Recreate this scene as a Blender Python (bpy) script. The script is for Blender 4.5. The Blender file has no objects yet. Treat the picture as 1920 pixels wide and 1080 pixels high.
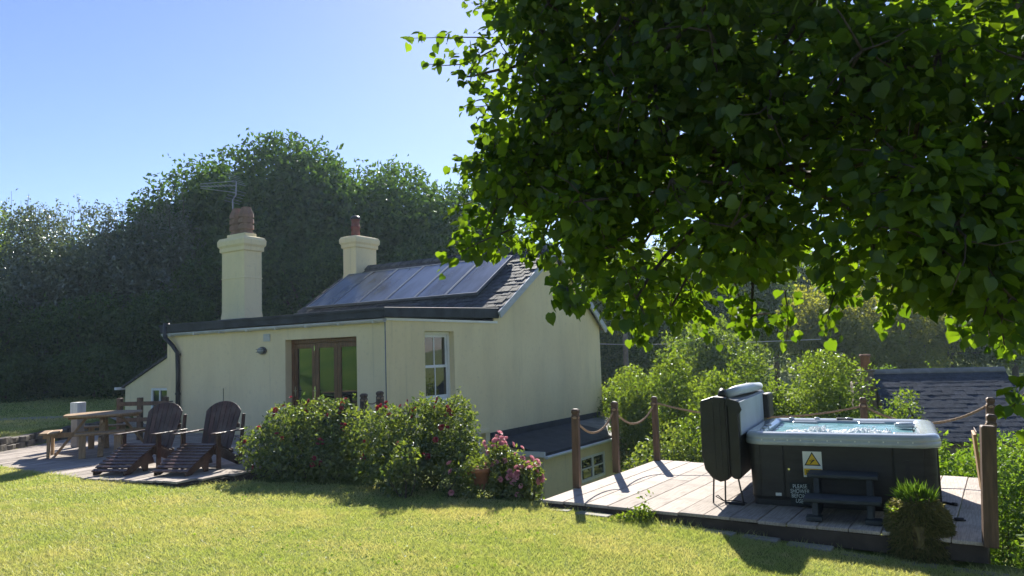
import bpy, math, random
import numpy as np
from mathutils import Vector, Matrix

R = math.radians
scene = bpy.context.scene
COL = scene.collection

# ------------------------------------------------------------------ camera
F_PX, TILT, ROLL, CAM_H = 1387.0, R(5.0), R(1.9), 1.85
cam_data = bpy.data.cameras.new('camera')
cam = bpy.data.objects.new('camera', cam_data)
COL.objects.link(cam)
fw = Vector((0, math.cos(TILT), math.sin(TILT)))
r0 = Vector((1, 0, 0)); u0 = Vector((0, -math.sin(TILT), math.cos(TILT)))
rt = math.cos(ROLL) * r0 - math.sin(ROLL) * u0
up = math.cos(ROLL) * u0 + math.sin(ROLL) * r0
cam.matrix_world = Matrix(((rt.x, up.x, -fw.x, 0), (rt.y, up.y, -fw.y, 0), (rt.z, up.z, -fw.z, CAM_H), (0, 0, 0, 1)))
cam_data.sensor_width = 36.0
cam_data.lens = 36.0 * F_PX / 1920.0
cam_data.clip_start = 0.1
cam_data.clip_end = 2000
scene.camera = cam

# ------------------------------------------------------------------ sky, sun, exposure
SUN_EL, SUN_AZ = R(34.0), R(4.0)          # azimuth measured from +Y towards +X
world = bpy.data.worlds.new('World'); scene.world = world
world.use_nodes = True
wn = world.node_tree
for n in list(wn.nodes): wn.nodes.remove(n)
w_out = wn.nodes.new('ShaderNodeOutputWorld'); w_bg = wn.nodes.new('ShaderNodeBackground')
w_sky = wn.nodes.new('ShaderNodeTexSky'); w_sky.sky_type = 'NISHITA'
w_sky.sun_disc = False; w_sky.sun_elevation = SUN_EL; w_sky.sun_rotation = SUN_AZ
w_sky.altitude = 50; w_sky.air_density = 1.0; w_sky.dust_density = 0.18; w_sky.ozone_density = 5.0
w_bg.inputs['Strength'].default_value = 0.06
w_tint = wn.nodes.new('ShaderNodeMix'); w_tint.data_type = 'RGBA'; w_tint.blend_type = 'MULTIPLY'; w_tint.inputs[0].default_value = 1.0
w_tint.inputs[7].default_value = (1.05, .95, 1.04, 1)
wn.links.new(w_sky.outputs[0], w_tint.inputs[6]); wn.links.new(w_tint.outputs[2], w_bg.inputs[0]); wn.links.new(w_bg.outputs[0], w_out.inputs[0])
sun_data = bpy.data.lights.new('sun', 'SUN'); sun_data.energy = 5.0; sun_data.angle = R(0.55)
sun_data.color = (1.0, 0.95, 0.85)
sun = bpy.data.objects.new('sun', sun_data); COL.objects.link(sun)
sdir = Vector((math.sin(SUN_AZ) * math.cos(SUN_EL), math.cos(SUN_AZ) * math.cos(SUN_EL), math.sin(SUN_EL)))
sun.rotation_euler = sdir.to_track_quat('Z', 'Y').to_euler(); sun.location = (0, 20, 40)
vs = scene.view_settings
vs.view_transform = 'Standard'; vs.look = 'None'; vs.exposure = 1.4; vs.gamma = 1.0; vs.use_curve_mapping = False
scene.render.engine = 'CYCLES'
scene.cycles.use_denoising = True
scene.cycles.max_bounces = 7; scene.cycles.diffuse_bounces = 4; scene.cycles.glossy_bounces = 3
scene.cycles.transmission_bounces = 5; scene.cycles.transparent_max_bounces = 6
scene.cycles.sample_clamp_indirect = 4.0

# ------------------------------------------------------------------ helpers
class MB:
    """collects faces of one mesh"""
    def __init__(s): s.v = []; s.f = []
    def add(s, vs_, fs_):
        b = len(s.v); s.v += [tuple(map(float, p)) for p in vs_]; s.f += [tuple(i + b for i in q) for q in fs_]; return s
    def box(s, x0, x1, y0, y1, z0, z1):
        return s.add([(x0, y0, z0), (x1, y0, z0), (x1, y1, z0), (x0, y1, z0), (x0, y0, z1), (x1, y0, z1), (x1, y1, z1), (x0, y1, z1)],
                     [(0, 3, 2, 1), (4, 5, 6, 7), (0, 1, 5, 4), (1, 2, 6, 5), (2, 3, 7, 6), (3, 0, 4, 7)])
    def bar(s, p, q, wd, th, upv=(0, 0, 1)):
        """rectangular bar from p to q: wd across, th along upv"""
        p = Vector(p); q = Vector(q); d = (q - p).normalized(); u_ = Vector(upv)
        sd = d.cross(u_)
        if sd.length < 1e-4: sd = d.cross(Vector((0, 1, 0)))
        sd.normalize(); u_ = sd.cross(d).normalized()
        vs_ = [e + sd * a * wd / 2 + u_ * b * th / 2 for e in (p, q) for a, b in ((-1, -1), (1, -1), (1, 1), (-1, 1))]
        return s.add(vs_, [(3, 2, 1, 0), (4, 5, 6, 7), (0, 1, 5, 4), (1, 2, 6, 5), (2, 3, 7, 6), (3, 0, 4, 7)])
    def tube(s, pts, rad, n=8, cap=True):
        pts = [Vector(p) for p in pts]; m = len(pts)
        rad = list(rad) if hasattr(rad, '__len__') else [rad] * m
        vs_ = []; fs_ = []; ref = None
        for i, p in enumerate(pts):
            d = (pts[min(i + 1, m - 1)] - pts[max(i - 1, 0)]).normalized()
            if ref is None: ref = d.orthogonal().normalized()
            ref = (ref - d * ref.dot(d))
            ref = ref.normalized() if ref.length > 1e-5 else d.orthogonal().normalized()
            b = d.cross(ref)
            for k in range(n):
                a = 2 * math.pi * k / n
                vs_.append(p + (ref * math.cos(a) + b * math.sin(a)) * rad[i])
        for i in range(m - 1):
            for k in range(n):
                k2 = (k + 1) % n
                fs_.append((i * n + k, i * n + k2, (i + 1) * n + k2, (i + 1) * n + k))
        if cap: fs_.append(tuple(range(n - 1, -1, -1))); fs_.append(tuple((m - 1) * n + k for k in range(n)))
        return s.add(vs_, fs_)
    def lathe(s, prof, n=16, c=(0, 0, 0), cap=True):
        vs_ = [(c[0] + r * math.cos(2 * math.pi * k / n), c[1] + r * math.sin(2 * math.pi * k / n), c[2] + z) for r, z in prof for k in range(n)]
        fs_ = [(i * n + k, i * n + (k + 1) % n, (i + 1) * n + (k + 1) % n, (i + 1) * n + k) for i in range(len(prof) - 1) for k in range(n)]
        if cap: fs_.append(tuple(range(n - 1, -1, -1))); fs_.append(tuple((len(prof) - 1) * n + k for k in range(n)))
        return s.add(vs_, fs_)
    def rings(s, rings_, cap0=False, cap1=False):
        n = len(rings_[0]); vs_ = [p for r in rings_ for p in r]
        fs_ = [(i * n + k, i * n + (k + 1) % n, (i + 1) * n + (k + 1) % n, (i + 1) * n + k) for i in range(len(rings_) - 1) for k in range(n)]
        if cap0: fs_.append(tuple(range(n - 1, -1, -1)))
        if cap1: fs_.append(tuple((len(rings_) - 1) * n + k for k in range(n)))
        return s.add(vs_, fs_)
    def prism(s, poly, axis, a0, a1):
        """poly of 2D points extruded along axis ('x': poly is (y,z); 'y': (x,z); 'z': (x,y))"""
        def P(p, a): return {'x': (a, p[0], p[1]), 'y': (p[0], a, p[1]), 'z': (p[0], p[1], a)}[axis]
        n = len(poly)
        return s.add([P(p, a0) for p in poly] + [P(p, a1) for p in poly],
                     [tuple(range(n - 1, -1, -1)), tuple(range(n, 2 * n))] + [(k, (k + 1) % n, n + (k + 1) % n, n + k) for k in range(n)])
    def mesh(s, name='mesh'):
        me = bpy.data.meshes.new(name); me.from_pydata(s.v, [], s.f); me.update(); return me
    def build(s, name, mat, parent=None, smooth=False, bevel=0.0, seg=2):
        me = s.mesh(name); 
        import bmesh
        bm = bmesh.new(); bm.from_mesh(me); bmesh.ops.recalc_face_normals(bm, faces=bm.faces); bm.to_mesh(me); bm.free()
        me.materials.append(mat)
        return link(name, me, parent, smooth, bevel, seg)

def link(name, me, parent=None, smooth=False, bevel=0.0, seg=2):
    if smooth:
        me.polygons.foreach_set('use_smooth', [True] * len(me.polygons))
    o = bpy.data.objects.new(name, me); COL.objects.link(o)
    if parent: o.parent = parent
    if bevel:
        b = o.modifiers.new('bevel', 'BEVEL'); b.width = bevel; b.segments = seg; b.limit_method = 'ANGLE'; b.angle_limit = R(40)
    return o

def tag(o, label, cat, group=None):
    o['label'] = label; o['category'] = cat
    if group: o['group'] = group
    return o
def thing(name, label, cat, loc=(0, 0, 0), rotz=0.0, group=None):
    o = bpy.data.objects.new(name, None); COL.objects.link(o); o.empty_display_size = .2
    o.location = loc; o.rotation_euler = (0, 0, rotz)
    return tag(o, label, cat, group)
def setting(o): o['kind'] = 'structure'; return o
def stuff(o): o['kind'] = 'stuff'; return o

def big_mesh(name, verts, faces, mat, parent=None, smooth=False):
    verts = np.asarray(verts, np.float32); faces = np.asarray(faces, np.int32)
    me = bpy.data.meshes.new(name); nf, k = faces.shape
    me.vertices.add(len(verts)); me.vertices.foreach_set('co', verts.ravel())
    me.loops.add(nf * k); me.loops.foreach_set('vertex_index', faces.ravel())
    me.polygons.add(nf)
    me.polygons.foreach_set('loop_start', np.arange(0, nf * k, k, dtype=np.int32))
    me.update(calc_edges=True)
    if smooth: me.polygons.foreach_set('use_smooth', np.ones(nf, bool))
    me.materials.append(mat)
    o = bpy.data.objects.new(name, me); COL.objects.link(o)
    if parent: o.parent = parent
    return o

# ------------------------------------------------------------------ materials
def newmat(name):
    m = bpy.data.materials.new(name); m.use_nodes = True
    nt = m.node_tree
    for n in list(nt.nodes): nt.nodes.remove(n)
    return m, nt, nt.nodes, nt.links
def val(c, k): return tuple(max(0, min(1, x * k)) for x in c[:3]) + (1,)
def mixc(N, L, fac, a, b, mode='MIX'):
    n = N.new('ShaderNodeMix'); n.data_type = 'RGBA'; n.blend_type = mode
    for sock, x in ((n.inputs[0], fac), (n.inputs[6], a), (n.inputs[7], b)):
        if hasattr(x, 'is_linked'): L.new(x, sock)
        elif isinstance(x, (int, float)): sock.default_value = x
        else: sock.default_value = tuple(x[:3]) + (1,)
    return n.outputs[2]
def noise(N, L, vec, scale, detail=4, rough=.55, lo=.35, hi=.65):
    t = N.new('ShaderNodeTexNoise'); t.inputs['Scale'].default_value = scale; t.inputs['Detail'].default_value = detail
    t.inputs['Roughness'].default_value = rough; L.new(vec, t.inputs['Vector'])
    r = N.new('ShaderNodeMapRange'); r.inputs[1].default_value = lo; r.inputs[2].default_value = hi; L.new(t.outputs[0], r.inputs[0])
    return r.outputs[0]
def coords(N, L, stretch=(1, 1, 1), kind='Object'):
    tc = N.new('ShaderNodeTexCoord'); mp = N.new('ShaderNodeMapping'); mp.inputs['Scale'].default_value = stretch
    L.new(tc.outputs[kind], mp.inputs[0]); return mp.outputs[0]

def M(name, col, rough=.6, var=.2, scale=4., stretch=(1, 1, 1), bump=0., bscale=40., spec=.4, metal=0., rnd=0., col2=None, dirt=None, dirt_scale=1.5, coat=0.):
    m, nt, N, L = newmat(name)
    out = N.new('ShaderNodeOutputMaterial'); b = N.new('ShaderNodeBsdfPrincipled')
    vec = coords(N, L, stretch)
    c = mixc(N, L, noise(N, L, vec, scale), val(col, 1 - var), col2 + (1,) if col2 else val(col, 1 + var))
    if dirt:
        c = mixc(N, L, noise(N, L, coords(N, L), dirt_scale, 6, .6, .5, .75), c, dirt)
    if rnd:
        oi = N.new('ShaderNodeObjectInfo'); h = N.new('ShaderNodeHueSaturation')
        r = N.new('ShaderNodeMapRange'); r.inputs[3].default_value = 1 - rnd; r.inputs[4].default_value = 1 + rnd
        L.new(oi.outputs['Random'], r.inputs[0]); L.new(r.outputs[0], h.inputs['Value']); L.new(c, h.inputs['Color']); c = h.outputs[0]
    L.new(c, b.inputs['Base Color'])
    b.inputs['Roughness'].default_value = rough; b.inputs['Specular IOR Level'].default_value = spec
    b.inputs['Metallic'].default_value = metal; b.inputs['Coat Weight'].default_value = coat
    if bump:
        bm_ = N.new('ShaderNodeBump'); bm_.inputs['Strength'].default_value = bump; bm_.inputs['Distance'].default_value = .02
        L.new(noise(N, L, vec, bscale, 5, .6, 0, 1), bm_.inputs['Height']); L.new(bm_.outputs[0], b.inputs['Normal'])
    L.new(b.outputs[0], out.inputs[0]); return m

def leafmat(name, c_dark, c_light, trans=.42, tcol=None, gloss=.06, rough=.4, posvar=0.):
    m, nt, N, L = newmat(name)
    out = N.new('ShaderNodeOutputMaterial')
    g = N.new('ShaderNodeNewGeometry')
    c = mixc(N, L, g.outputs['Random Per Island'], c_dark, c_light)
    if posvar:
        c = mixc(N, L, noise(N, L, coords(N, L), posvar, 3, .5, .4, .62), c, mixc(N, L, .5, c, c_light))
    d = N.new('ShaderNodeBsdfDiffuse'); t = N.new('ShaderNodeBsdfTranslucent'); L.new(c, d.inputs[0])
    tc = tcol or (1.5, 1.6, .6)
    tt = mixc(N, L, 1.0, c, tc, 'MULTIPLY'); L.new(tt, t.inputs[0])
    mx = N.new('ShaderNodeMixShader'); mx.inputs[0].default_value = trans; L.new(d.outputs[0], mx.inputs[1]); L.new(t.outputs[0], mx.inputs[2])
    gl = N.new('ShaderNodeBsdfGlossy'); gl.inputs['Roughness'].default_value = rough; gl.inputs[0].default_value = (.9, .95, 1, 1)
    m2 = N.new('ShaderNodeMixShader'); m2.inputs[0].default_value = gloss
    L.new(mx.outputs[0], m2.inputs[1]); L.new(gl.outputs[0], m2.inputs[2]); L.new(m2.outputs[0], out.inputs[0])
    return m

def wallmat():
    m, nt, N, L = newmat('cream_render')
    out = N.new('ShaderNodeOutputMaterial'); b = N.new('ShaderNodeBsdfPrincipled')
    v = coords(N, L)
    c = mixc(N, L, noise(N, L, v, .7, 5, .6), (.80, .665, .40), (.84, .715, .44))
    streak = noise(N, L, coords(N, L, (1.2, 1.2, .35)), 1.1, 5, .65, .45, .95)
    c = mixc(N, L, streak, c, (.665, .56, .345))
    c = mixc(N, L, noise(N, L, v, 9., 5, .7, .55, .85), c, (.62, .525, .33))
    drip = noise(N, L, coords(N, L, (5., 5., .18)), 1.6, 4, .6, .60, .86)
    c = mixc(N, L, drip, c, (.57, .485, .31))
    L.new(c, b.inputs['Base Color']); b.inputs['Roughness'].default_value = .85; b.inputs['Specular IOR Level'].default_value = .2
    bm_ = N.new('ShaderNodeBump'); bm_.inputs['Strength'].default_value = .35; bm_.inputs['Distance'].default_value = .02
    h = mixc(N, L, .5, noise(N, L, v, 2.2, 4, .5, 0, 1), noise(N, L, v, 60., 3, .5, 0, 1)); L.new(h, bm_.inputs['Height'])
    L.new(bm_.outputs[0], b.inputs['Normal']); L.new(b.outputs[0], out.inputs[0]); return m

def glassmat(name, base=(.012, .016, .018), ior=2.0, rough=.03):
    m, nt, N, L = newmat(name)
    out = N.new('ShaderNodeOutputMaterial'); b = N.new('ShaderNodeBsdfPrincipled')
    b.inputs['Base Color'].default_value = base + (1,); b.inputs['Roughness'].default_value = rough; b.inputs['IOR'].default_value = ior
    bm_ = N.new('ShaderNodeBump'); bm_.inputs['Strength'].default_value = .05; bm_.inputs['Distance'].default_value = .02
    L.new(noise(N, L, coords(N, L), 1.7, 2, .5, 0, 1), bm_.inputs['Height']); L.new(bm_.outputs[0], b.inputs['Normal'])
    L.new(b.outputs[0], out.inputs[0]); return m

def groundmat():
    m, nt, N, L = newmat('lawn_soil')
    out = N.new('ShaderNodeOutputMaterial'); b = N.new('ShaderNodeBsdfPrincipled')
    v = coords(N, L)
    c = mixc(N, L, noise(N, L, v, .9, 6, .6, .38, .64), (.11, .175, .03), (.22, .235, .065))
    c = mixc(N, L, noise(N, L, v, 24., 4, .7, .45, .7), c, (.18, .20, .065))
    sx = N.new('ShaderNodeSeparateXYZ'); L.new(v, sx.inputs[0]); mr = N.new('ShaderNodeMapRange'); mr.inputs[1].default_value = -11.; mr.inputs[2].default_value = -15.; L.new(sx.outputs[0], mr.inputs[0])
    mead = mixc(N, L, noise(N, L, v, .5, 6, .7, .35, .65), (.045, .115, .014), (.12, .19, .03))
    c = mixc(N, L, mr.outputs[0], c, mead)
    L.new(c, b.inputs['Base Color']); b.inputs['Roughness'].default_value = .95; b.inputs['Specular IOR Level'].default_value = .1
    bm_ = N.new('ShaderNodeBump'); bm_.inputs['Strength'].default_value = .8; bm_.inputs['Distance'].default_value = .05
    L.new(noise(N, L, v, 45., 5, .7, 0, 1), bm_.inputs['Height']); L.new(bm_.outputs[0], b.inputs['Normal'])
    L.new(b.outputs[0], out.inputs[0]); return m

def grassmat():
    m, nt, N, L = newmat('grass_blades')
    out = N.new('ShaderNodeOutputMaterial'); g = N.new('ShaderNodeNewGeometry'); v = coords(N, L)
    green = mixc(N, L, g.outputs['Random Per Island'], (.29, .345, .10), (.38, .415, .15))
    straw = mixc(N, L, g.outputs['Random Per Island'], (.45, .415, .19), (.55, .49, .27))
    f1 = noise(N, L, v, .75, 5, .62, .44, .68)
    c = mixc(N, L, f1, green, straw)
    f2 = noise(N, L, v, 5., 3, .6, .5, .75)
    c = mixc(N, L, f2, c, straw)
    d = N.new('ShaderNodeBsdfDiffuse'); L.new(c, d.inputs[0]); t = N.new('ShaderNodeBsdfTranslucent')
    L.new(mixc(N, L, 1., c, (1.35, 1.35, .75), 'MULTIPLY'), t.inputs[0])
    mx = N.new('ShaderNodeMixShader'); mx.inputs[0].default_value = .45; L.new(d.outputs[0], mx.inputs[1]); L.new(t.outputs[0], mx.inputs[2])
    gl = N.new('ShaderNodeBsdfGlossy'); gl.inputs['Roughness'].default_value = .45
    m2 = N.new('ShaderNodeMixShader'); m2.inputs[0].default_value = .04; L.new(mx.outputs[0], m2.inputs[1]); L.new(gl.outputs[0], m2.inputs[2])
    L.new(m2.outputs[0], out.inputs[0]); return m

MAT = dict(
    wall=wallmat(), ground=groundmat(), grass=grassmat(),
    white=M('white_paint', (.78, .78, .76), .35, .05, 3, dirt=(.6, .6, .55)),
    gutter=M('pale_plastic', (.55, .55, .53), .35, .1, 2, dirt=(.35, .35, .33)),
    black=M('black_plastic', (.022, .020, .024), .35, .2, 6),
    felt=M('roofing_felt', (.030, .034, .042), .75, .35, 3, bump=.3, bscale=90, dirt=(.055, .06, .065), dirt_scale=2.5),
    felt_pale=M('weathered_felt', (.22, .21, .20), .8, .2, 3, bump=.3, bscale=90),
    slate=M('old_slate', (.060, .060, .066), .75, .4, 9, spec=.25, bump=.4, bscale=50, rnd=.35, dirt=(.15, .145, .12), dirt_scale=2.2),
    slate_blue=M('blue_slate', (.046, .055, .074), .95, .25, 9, spec=.08, bump=.4, bscale=50, rnd=.14, dirt=(.07, .078, .092), dirt_scale=3),
    panel=M('collector_glass', (.075, .095, .145), .24, .5, .8, spec=.6, stretch=(2, .6, 1)),
    alu=M('aluminium', (.24, .25, .27), .4, .1, 3, metal=.6),
    grey_board=M('grey_bargeboard', (.42, .44, .46), .5, .12, 3, stretch=(1, 1, 4)),
    door=M('stained_timber', (.16, .075, .035), .4, .35, 6, stretch=(6, 6, .6), bump=.1, bscale=60),
    glass=glassmat('window_glass'), dark=M('dark_void', (.01, .01, .011), .8, .1),
    chrome=M('chrome', (.6, .6, .6), .2, .05, metal=1.),
    pot=M('terracotta', (.27, .115, .062), .8, .25, 8, bump=.2, dirt=(.17, .12, .09)),
    pot_buff=M('buff_clay', (.25, .15, .105), .8, .15, 8, bump=.2, dirt=(.20, .125, .09)),
    pot_red=M('red_clay', (.16, .05, .035), .7, .2, 8, dirt=(.2, .06, .045)),
    lead=M('lead_flashing', (.16, .17, .19), .6, .2, 5),
    deck=M('deck_timber', (.40, .345, .305), .85, .22, 5, stretch=(14, .8, 8), bump=.35, bscale=14, rnd=.18, spec=.15, dirt=(.24, .21, .185), dirt_scale=3),
    patio=M('patio_timber', (.34, .295, .26), .85, .22, 5, stretch=(14, .8, 8), bump=.35, bscale=14, rnd=.18, spec=.15, dirt=(.23, .20, .175), dirt_scale=3),
    joist=M('dark_timber', (.055, .042, .033), .8, .3, 5, bump=.3),
    post=M('brown_post', (.105, .062, .040), .6, .35, 4, stretch=(6, 6, .7), bump=.4, bscale=16),
    rope=M('hemp_rope', (.34, .235, .15), .9, .3, 60, bump=.6, bscale=160),
    adiron=M('weathered_brown', (.062, .026, .018), .42, .5, 5, stretch=(8, 1, 1), bump=.3, bscale=18, rnd=.2, dirt=(.12, .085, .07), dirt_scale=4),
    picnic=M('oiled_softwood', (.30, .19, .095), .6, .25, 4, stretch=(8, 8, 1), bump=.3, bscale=18, rnd=.12, dirt=(.22, .16, .11)),
    stone=M('field_stone', (.10, .085, .075), .9, .4, 6, bump=.8, bscale=18, rnd=.3, dirt=(.16, .15, .11)),
    slab=M('concrete_slab', (.26, .245, .22), .9, .2, 6, bump=.4, bscale=40, rnd=.15, dirt=(.13, .13, .10)),
    cabinet=M('tub_cabinet', (.030, .028, .026), .55, .25, 3, stretch=(1, 1, 6), bump=.15, bscale=40, dirt=(.045, .043, .04)),
    rim=M('grey_acrylic', (.40, .44, .48), .2, .08, 9, spec=.5, coat=.5),
    basin=M('pale_acrylic', (.30, .42, .46), .2, .12, 7),
    foam=M('white_foam', (.82, .86, .88), .7, .05, 20, bump=.5, bscale=60),
    vinyl=M('dark_vinyl', (.020, .019, .018), .42, .3, 5, bump=.4, bscale=9, dirt=(.035, .033, .03)),
    under=M('pale_vinyl', (.40, .45, .50), .4, .06, 2.5, bump=.15, bscale=5, dirt=(.34, .38, .42)),
    step=M('grey_resin', (.030, .038, .048), .6, .2, 8, bump=.2, bscale=60),
    yellow=M('sign_yellow', (.75, .48, .03), .5, .05), ink=M('sign_black', (.015, .015, .015), .5, .05),
    card=M('sign_white', (.72, .73, .68), .5, .06), chalk=M('chalk', (.62, .68, .66), .9, .25, 80),
    board=M('chalk_board', (.018, .026, .028), .8, .2, 8),
    bark=M('bark', (.085, .066, .05), .9, .4, 6, stretch=(4, 4, .8), bump=.8, bscale=18),
    moss=M('moss_soil', (.12, .10, .042), .95, .5, 9, bump=1., bscale=30, dirt=(.10, .075, .04), dirt_scale=5),
    oak=M('raw_wood', (.10, .085, .03), .8, .3, 6, stretch=(4, 4, 1)),
    pole=M('pole_wood', (.17, .14, .12), .8, .25, 6),
    brick=M('neighbour_stone', (.16, .12, .095), .9, .4, 7, bump=.7, bscale=12),
    signwood=M('sign_timber', (.33, .20, .10), .6, .2, 5, stretch=(5, 5, 1)),
    wire=M('pale_wire', (.5, .48, .42), .6, .05),
    lamp=M('lamp_metal', (.06, .06, .06), .4, .2), lampg=M('lamp_glass', (.30, .31, .30), .25, .1),
    path=M('pale_path', (.26, .24, .21), .95, .25, 12, bump=.5),
)
def watermat():
    m, nt, N, L = newmat('tub_water')
    out = N.new('ShaderNodeOutputMaterial'); b = N.new('ShaderNodeBsdfPrincipled'); v = coords(N, L)
    L.new(mixc(N, L, noise(N, L, v, 5., 4), (.10, .24, .26), (.20, .36, .38)), b.inputs['Base Color'])
    b.inputs['Roughness'].default_value = .12; b.inputs['IOR'].default_value = 1.33
    bm_ = N.new('ShaderNodeBump'); bm_.inputs['Strength'].default_value = .35; bm_.inputs['Distance'].default_value = .02
    L.new(noise(N, L, v, 14., 4, .6, 0, 1), bm_.inputs['Height']); L.new(bm_.outputs[0], b.inputs['Normal'])
    L.new(b.outputs[0], out.inputs[0]); return m
MAT['water'] = watermat()
LEAF = dict(
    lime=leafmat('lime_leaf', (.030, .066, .008), (.092, .145, .018), .60, (2.4, 2.3, .55), .02, .45),
    wood=leafmat('wood_leaf', (.014, .044, .010), (.076, .130, .024), .42, (1.5, 1.6, .5), .03, .33, .35),
    thorn=leafmat('thorn_leaf', (.030, .048, .020), (.110, .128, .060), .42, (1.3, 1.4, .8), .11, .28, .5),
    bright=leafmat('bright_leaf', (.055, .105, .014), (.150, .200, .034), .50, (1.7, 1.7, .5), .035, .42, .6),
    rose=leafmat('rose_leaf', (.034, .068, .014), (.140, .170, .045), .46, (2.0, 2.0, .7), .05, .42, 1.2),
    hedge=leafmat('hedge_leaf', (.060, .130, .015), (.150, .225, .032), .50, (1.6, 1.6, .5), .03, .5, 1.),
    pale=leafmat('willow_leaf', (.12, .145, .025), (.24, .24, .055), .50, (1.5, 1.5, .6), .02, .5, .6),
    far=leafmat('far_leaf', (.045, .085, .018), (.150, .185, .045), .46, (1.5, 1.5, .6), .02, .5, .25),
    dry=leafmat('dry_grass', (.095, .110, .030), (.27, .235, .09), .4, (1.3, 1.3, .8), .02, .5),
    tuft=leafmat('tuft_blade', (.065, .13, .02), (.13, .20, .035), .45, (1.4, 1.5, .5), .03, .4),
    laurel=leafmat('laurel_leaf', (.06, .11, .02), (.15, .19, .06), .42, (1.5, 1.5, .6), .06, .35),
    red=leafmat('red_petal', (.17, .025, .035), (.34, .07, .09), .3, (1.3, .6, .6), .02),
    pink=leafmat('pink_petal', (.46, .15, .20), (.66, .34, .38), .3, (1.2, 1.1, 1.1), .02),
)

# ------------------------------------------------------------------ foliage tools
def unit(a): return a / np.maximum(np.linalg.norm(a, axis=1, keepdims=True), 1e-6)
def small_leaves(P, A, size, rng, fold=.25, wide=.55, nrm=None, nz=.7):
    """4-vertex folded leaves at P with tip direction A"""
    n = len(P); A = unit(A); rnd = rng.normal(size=(n, 3)) if nrm is None else nrm + rng.normal(size=(n, 3)) * nz; S = unit(np.cross(A, rnd)); U = np.cross(S, A)
    s = (size * rng.uniform(.65, 1.35, n))[:, None]
    b = P; t = P + A * s - U * s * .12; m = P + A * s * .45
    l = m + S * s * wide * .5 + U * s * fold * .5; r = m - S * s * wide * .5 + U * s * fold * .5
    V = np.stack([b, l, t, r], 1).reshape(-1, 3); k = np.arange(n)[:, None] * 4
    Fc = np.concatenate([k + [0, 1, 2], k + [0, 2, 3]], 0)
    return V, Fc
LIME_V = np.array([(0, .05, 0), (-.24, -.04, .05), (-.47, .14, .10), (-.52, .42, .11), (-.38, .70, .06), (-.14, .90, -.04), (0, 1.06, -.13), (.14, .90, -.04), (.38, .70, .06), (.52, .42, .11), (.47, .14, .10), (.24, -.04, .05), (0, .38, 0), (0, .70, -.04)])
LIME_F = [(0, 1, 12), (1, 2, 12), (2, 3, 12), (3, 4, 13), (3, 13, 12), (4, 5, 13), (5, 6, 13), (6, 7, 13), (7, 8, 13), (8, 9, 13), (9, 12, 13), (9, 10, 12), (10, 11, 12), (11, 0, 12)]
def lime_leaves(P, A, Nn, size):
    n = len(P); A = unit(A); S = unit(np.cross(A, Nn)); U = np.cross(S, A); s = size[:, None, None]
    V = P[:, None, :] + s * (LIME_V[None, :, 0:1] * S[:, None] + LIME_V[None, :, 1:2] * A[:, None] + LIME_V[None, :, 2:3] * U[:, None])
    Fc = (np.arange(n)[:, None, None] * len(LIME_V) + np.array(LIME_F)[None]).reshape(-1, 3)
    return V.reshape(-1, 3), Fc
def lobe_points(lobes, n, rng, sig=.20, up_bias=.0):
    C = np.array([l[:3] for l in lobes]); Rd = np.array([l[3:6] for l in lobes]); w = (Rd[:, 0] * Rd[:, 2]); w = w / w.sum()
    k = rng.choice(len(lobes), n, p=w); d = unit(rng.normal(size=(n, 3))); d[:, 2] += up_bias; d = unit(d)
    rad = 1 - np.abs(rng.normal(0, sig, n)); rad = np.where(rng.random(n) < .035, 1 + np.abs(rng.normal(0, .08, n)), rad)
    rad *= 1 + .12 * np.sin(d[:, 0] * 7 + k) * np.cos(d[:, 2] * 6 + 2 * k)
    return C[k] + d * Rd[k] * rad[:, None], d
def crown_lobes(c, r, n, rng, frac=.42):
    L_ = [(c[0], c[1], c[2], r[0] * .68, r[1] * .68, r[2] * .68)]
    for i in range(n):
        d = rng.normal(size=3); d /= np.linalg.norm(d)
        if d[2] < -.5: d[2] *= -.4
        q = rng.uniform(frac * .6, frac * 1.15); s = 1 - q * .72
        L_.append((c[0] + d[0] * r[0] * s, c[1] + d[1] * r[1] * s, c[2] + d[2] * r[2] * s, r[0] * q, r[1] * q, r[2] * q * .85))
    return L_
def foliage(parent, lobes, n, size, mat, rng, name='foliage', sig=.2, droop=.25, wide=.55):
    P, d = lobe_points(lobes, n, rng, sig)
    ns = max(6, n // 260); ps, ds = lobe_points(lobes, ns, rng, .02); k_ = ds[:, 2] > -.1; ps, ds = ps[k_], ds[k_]
    if len(ps):
        m = 9; ts = np.tile(np.linspace(0, 1, m), len(ps))[:, None]; ds2 = unit(ds + rng.normal(size=ds.shape) * .3 + np.array((0, 0, .45)))
        sp = np.repeat(ps, m, 0) + np.repeat(ds2, m, 0) * ts * size * rng.uniform(1.5, 4.5, len(ps)).repeat(m)[:, None] + rng.normal(size=(len(ps) * m, 3)) * size * .22
        P = np.concatenate([P, sp]); d = np.concatenate([d, np.repeat(ds, m, 0)]); n = len(P)
    A = d * .35 + rng.normal(size=(n, 3)) * .7; A[:, 2] -= droop
    V, Fc = small_leaves(P, A, size, rng, wide=wide, nrm=d)
    return stuff(big_mesh(name, V, Fc, mat, parent))
def limb(mb, p, q, r_a, r_b, rng, n=5, bend=.12, sides=6):
    p = np.array(p, float); q = np.array(q, float); L_ = np.linalg.norm(q - p); off = rng.normal(size=3) * bend * L_
    pts = [tuple(p + (q - p) * t + off * math.sin(math.pi * t)) for t in np.linspace(0, 1, n)]
    mb.tube(pts, [r_a + (r_b - r_a) * t for t in np.linspace(0, 1, n)], sides)
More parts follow.
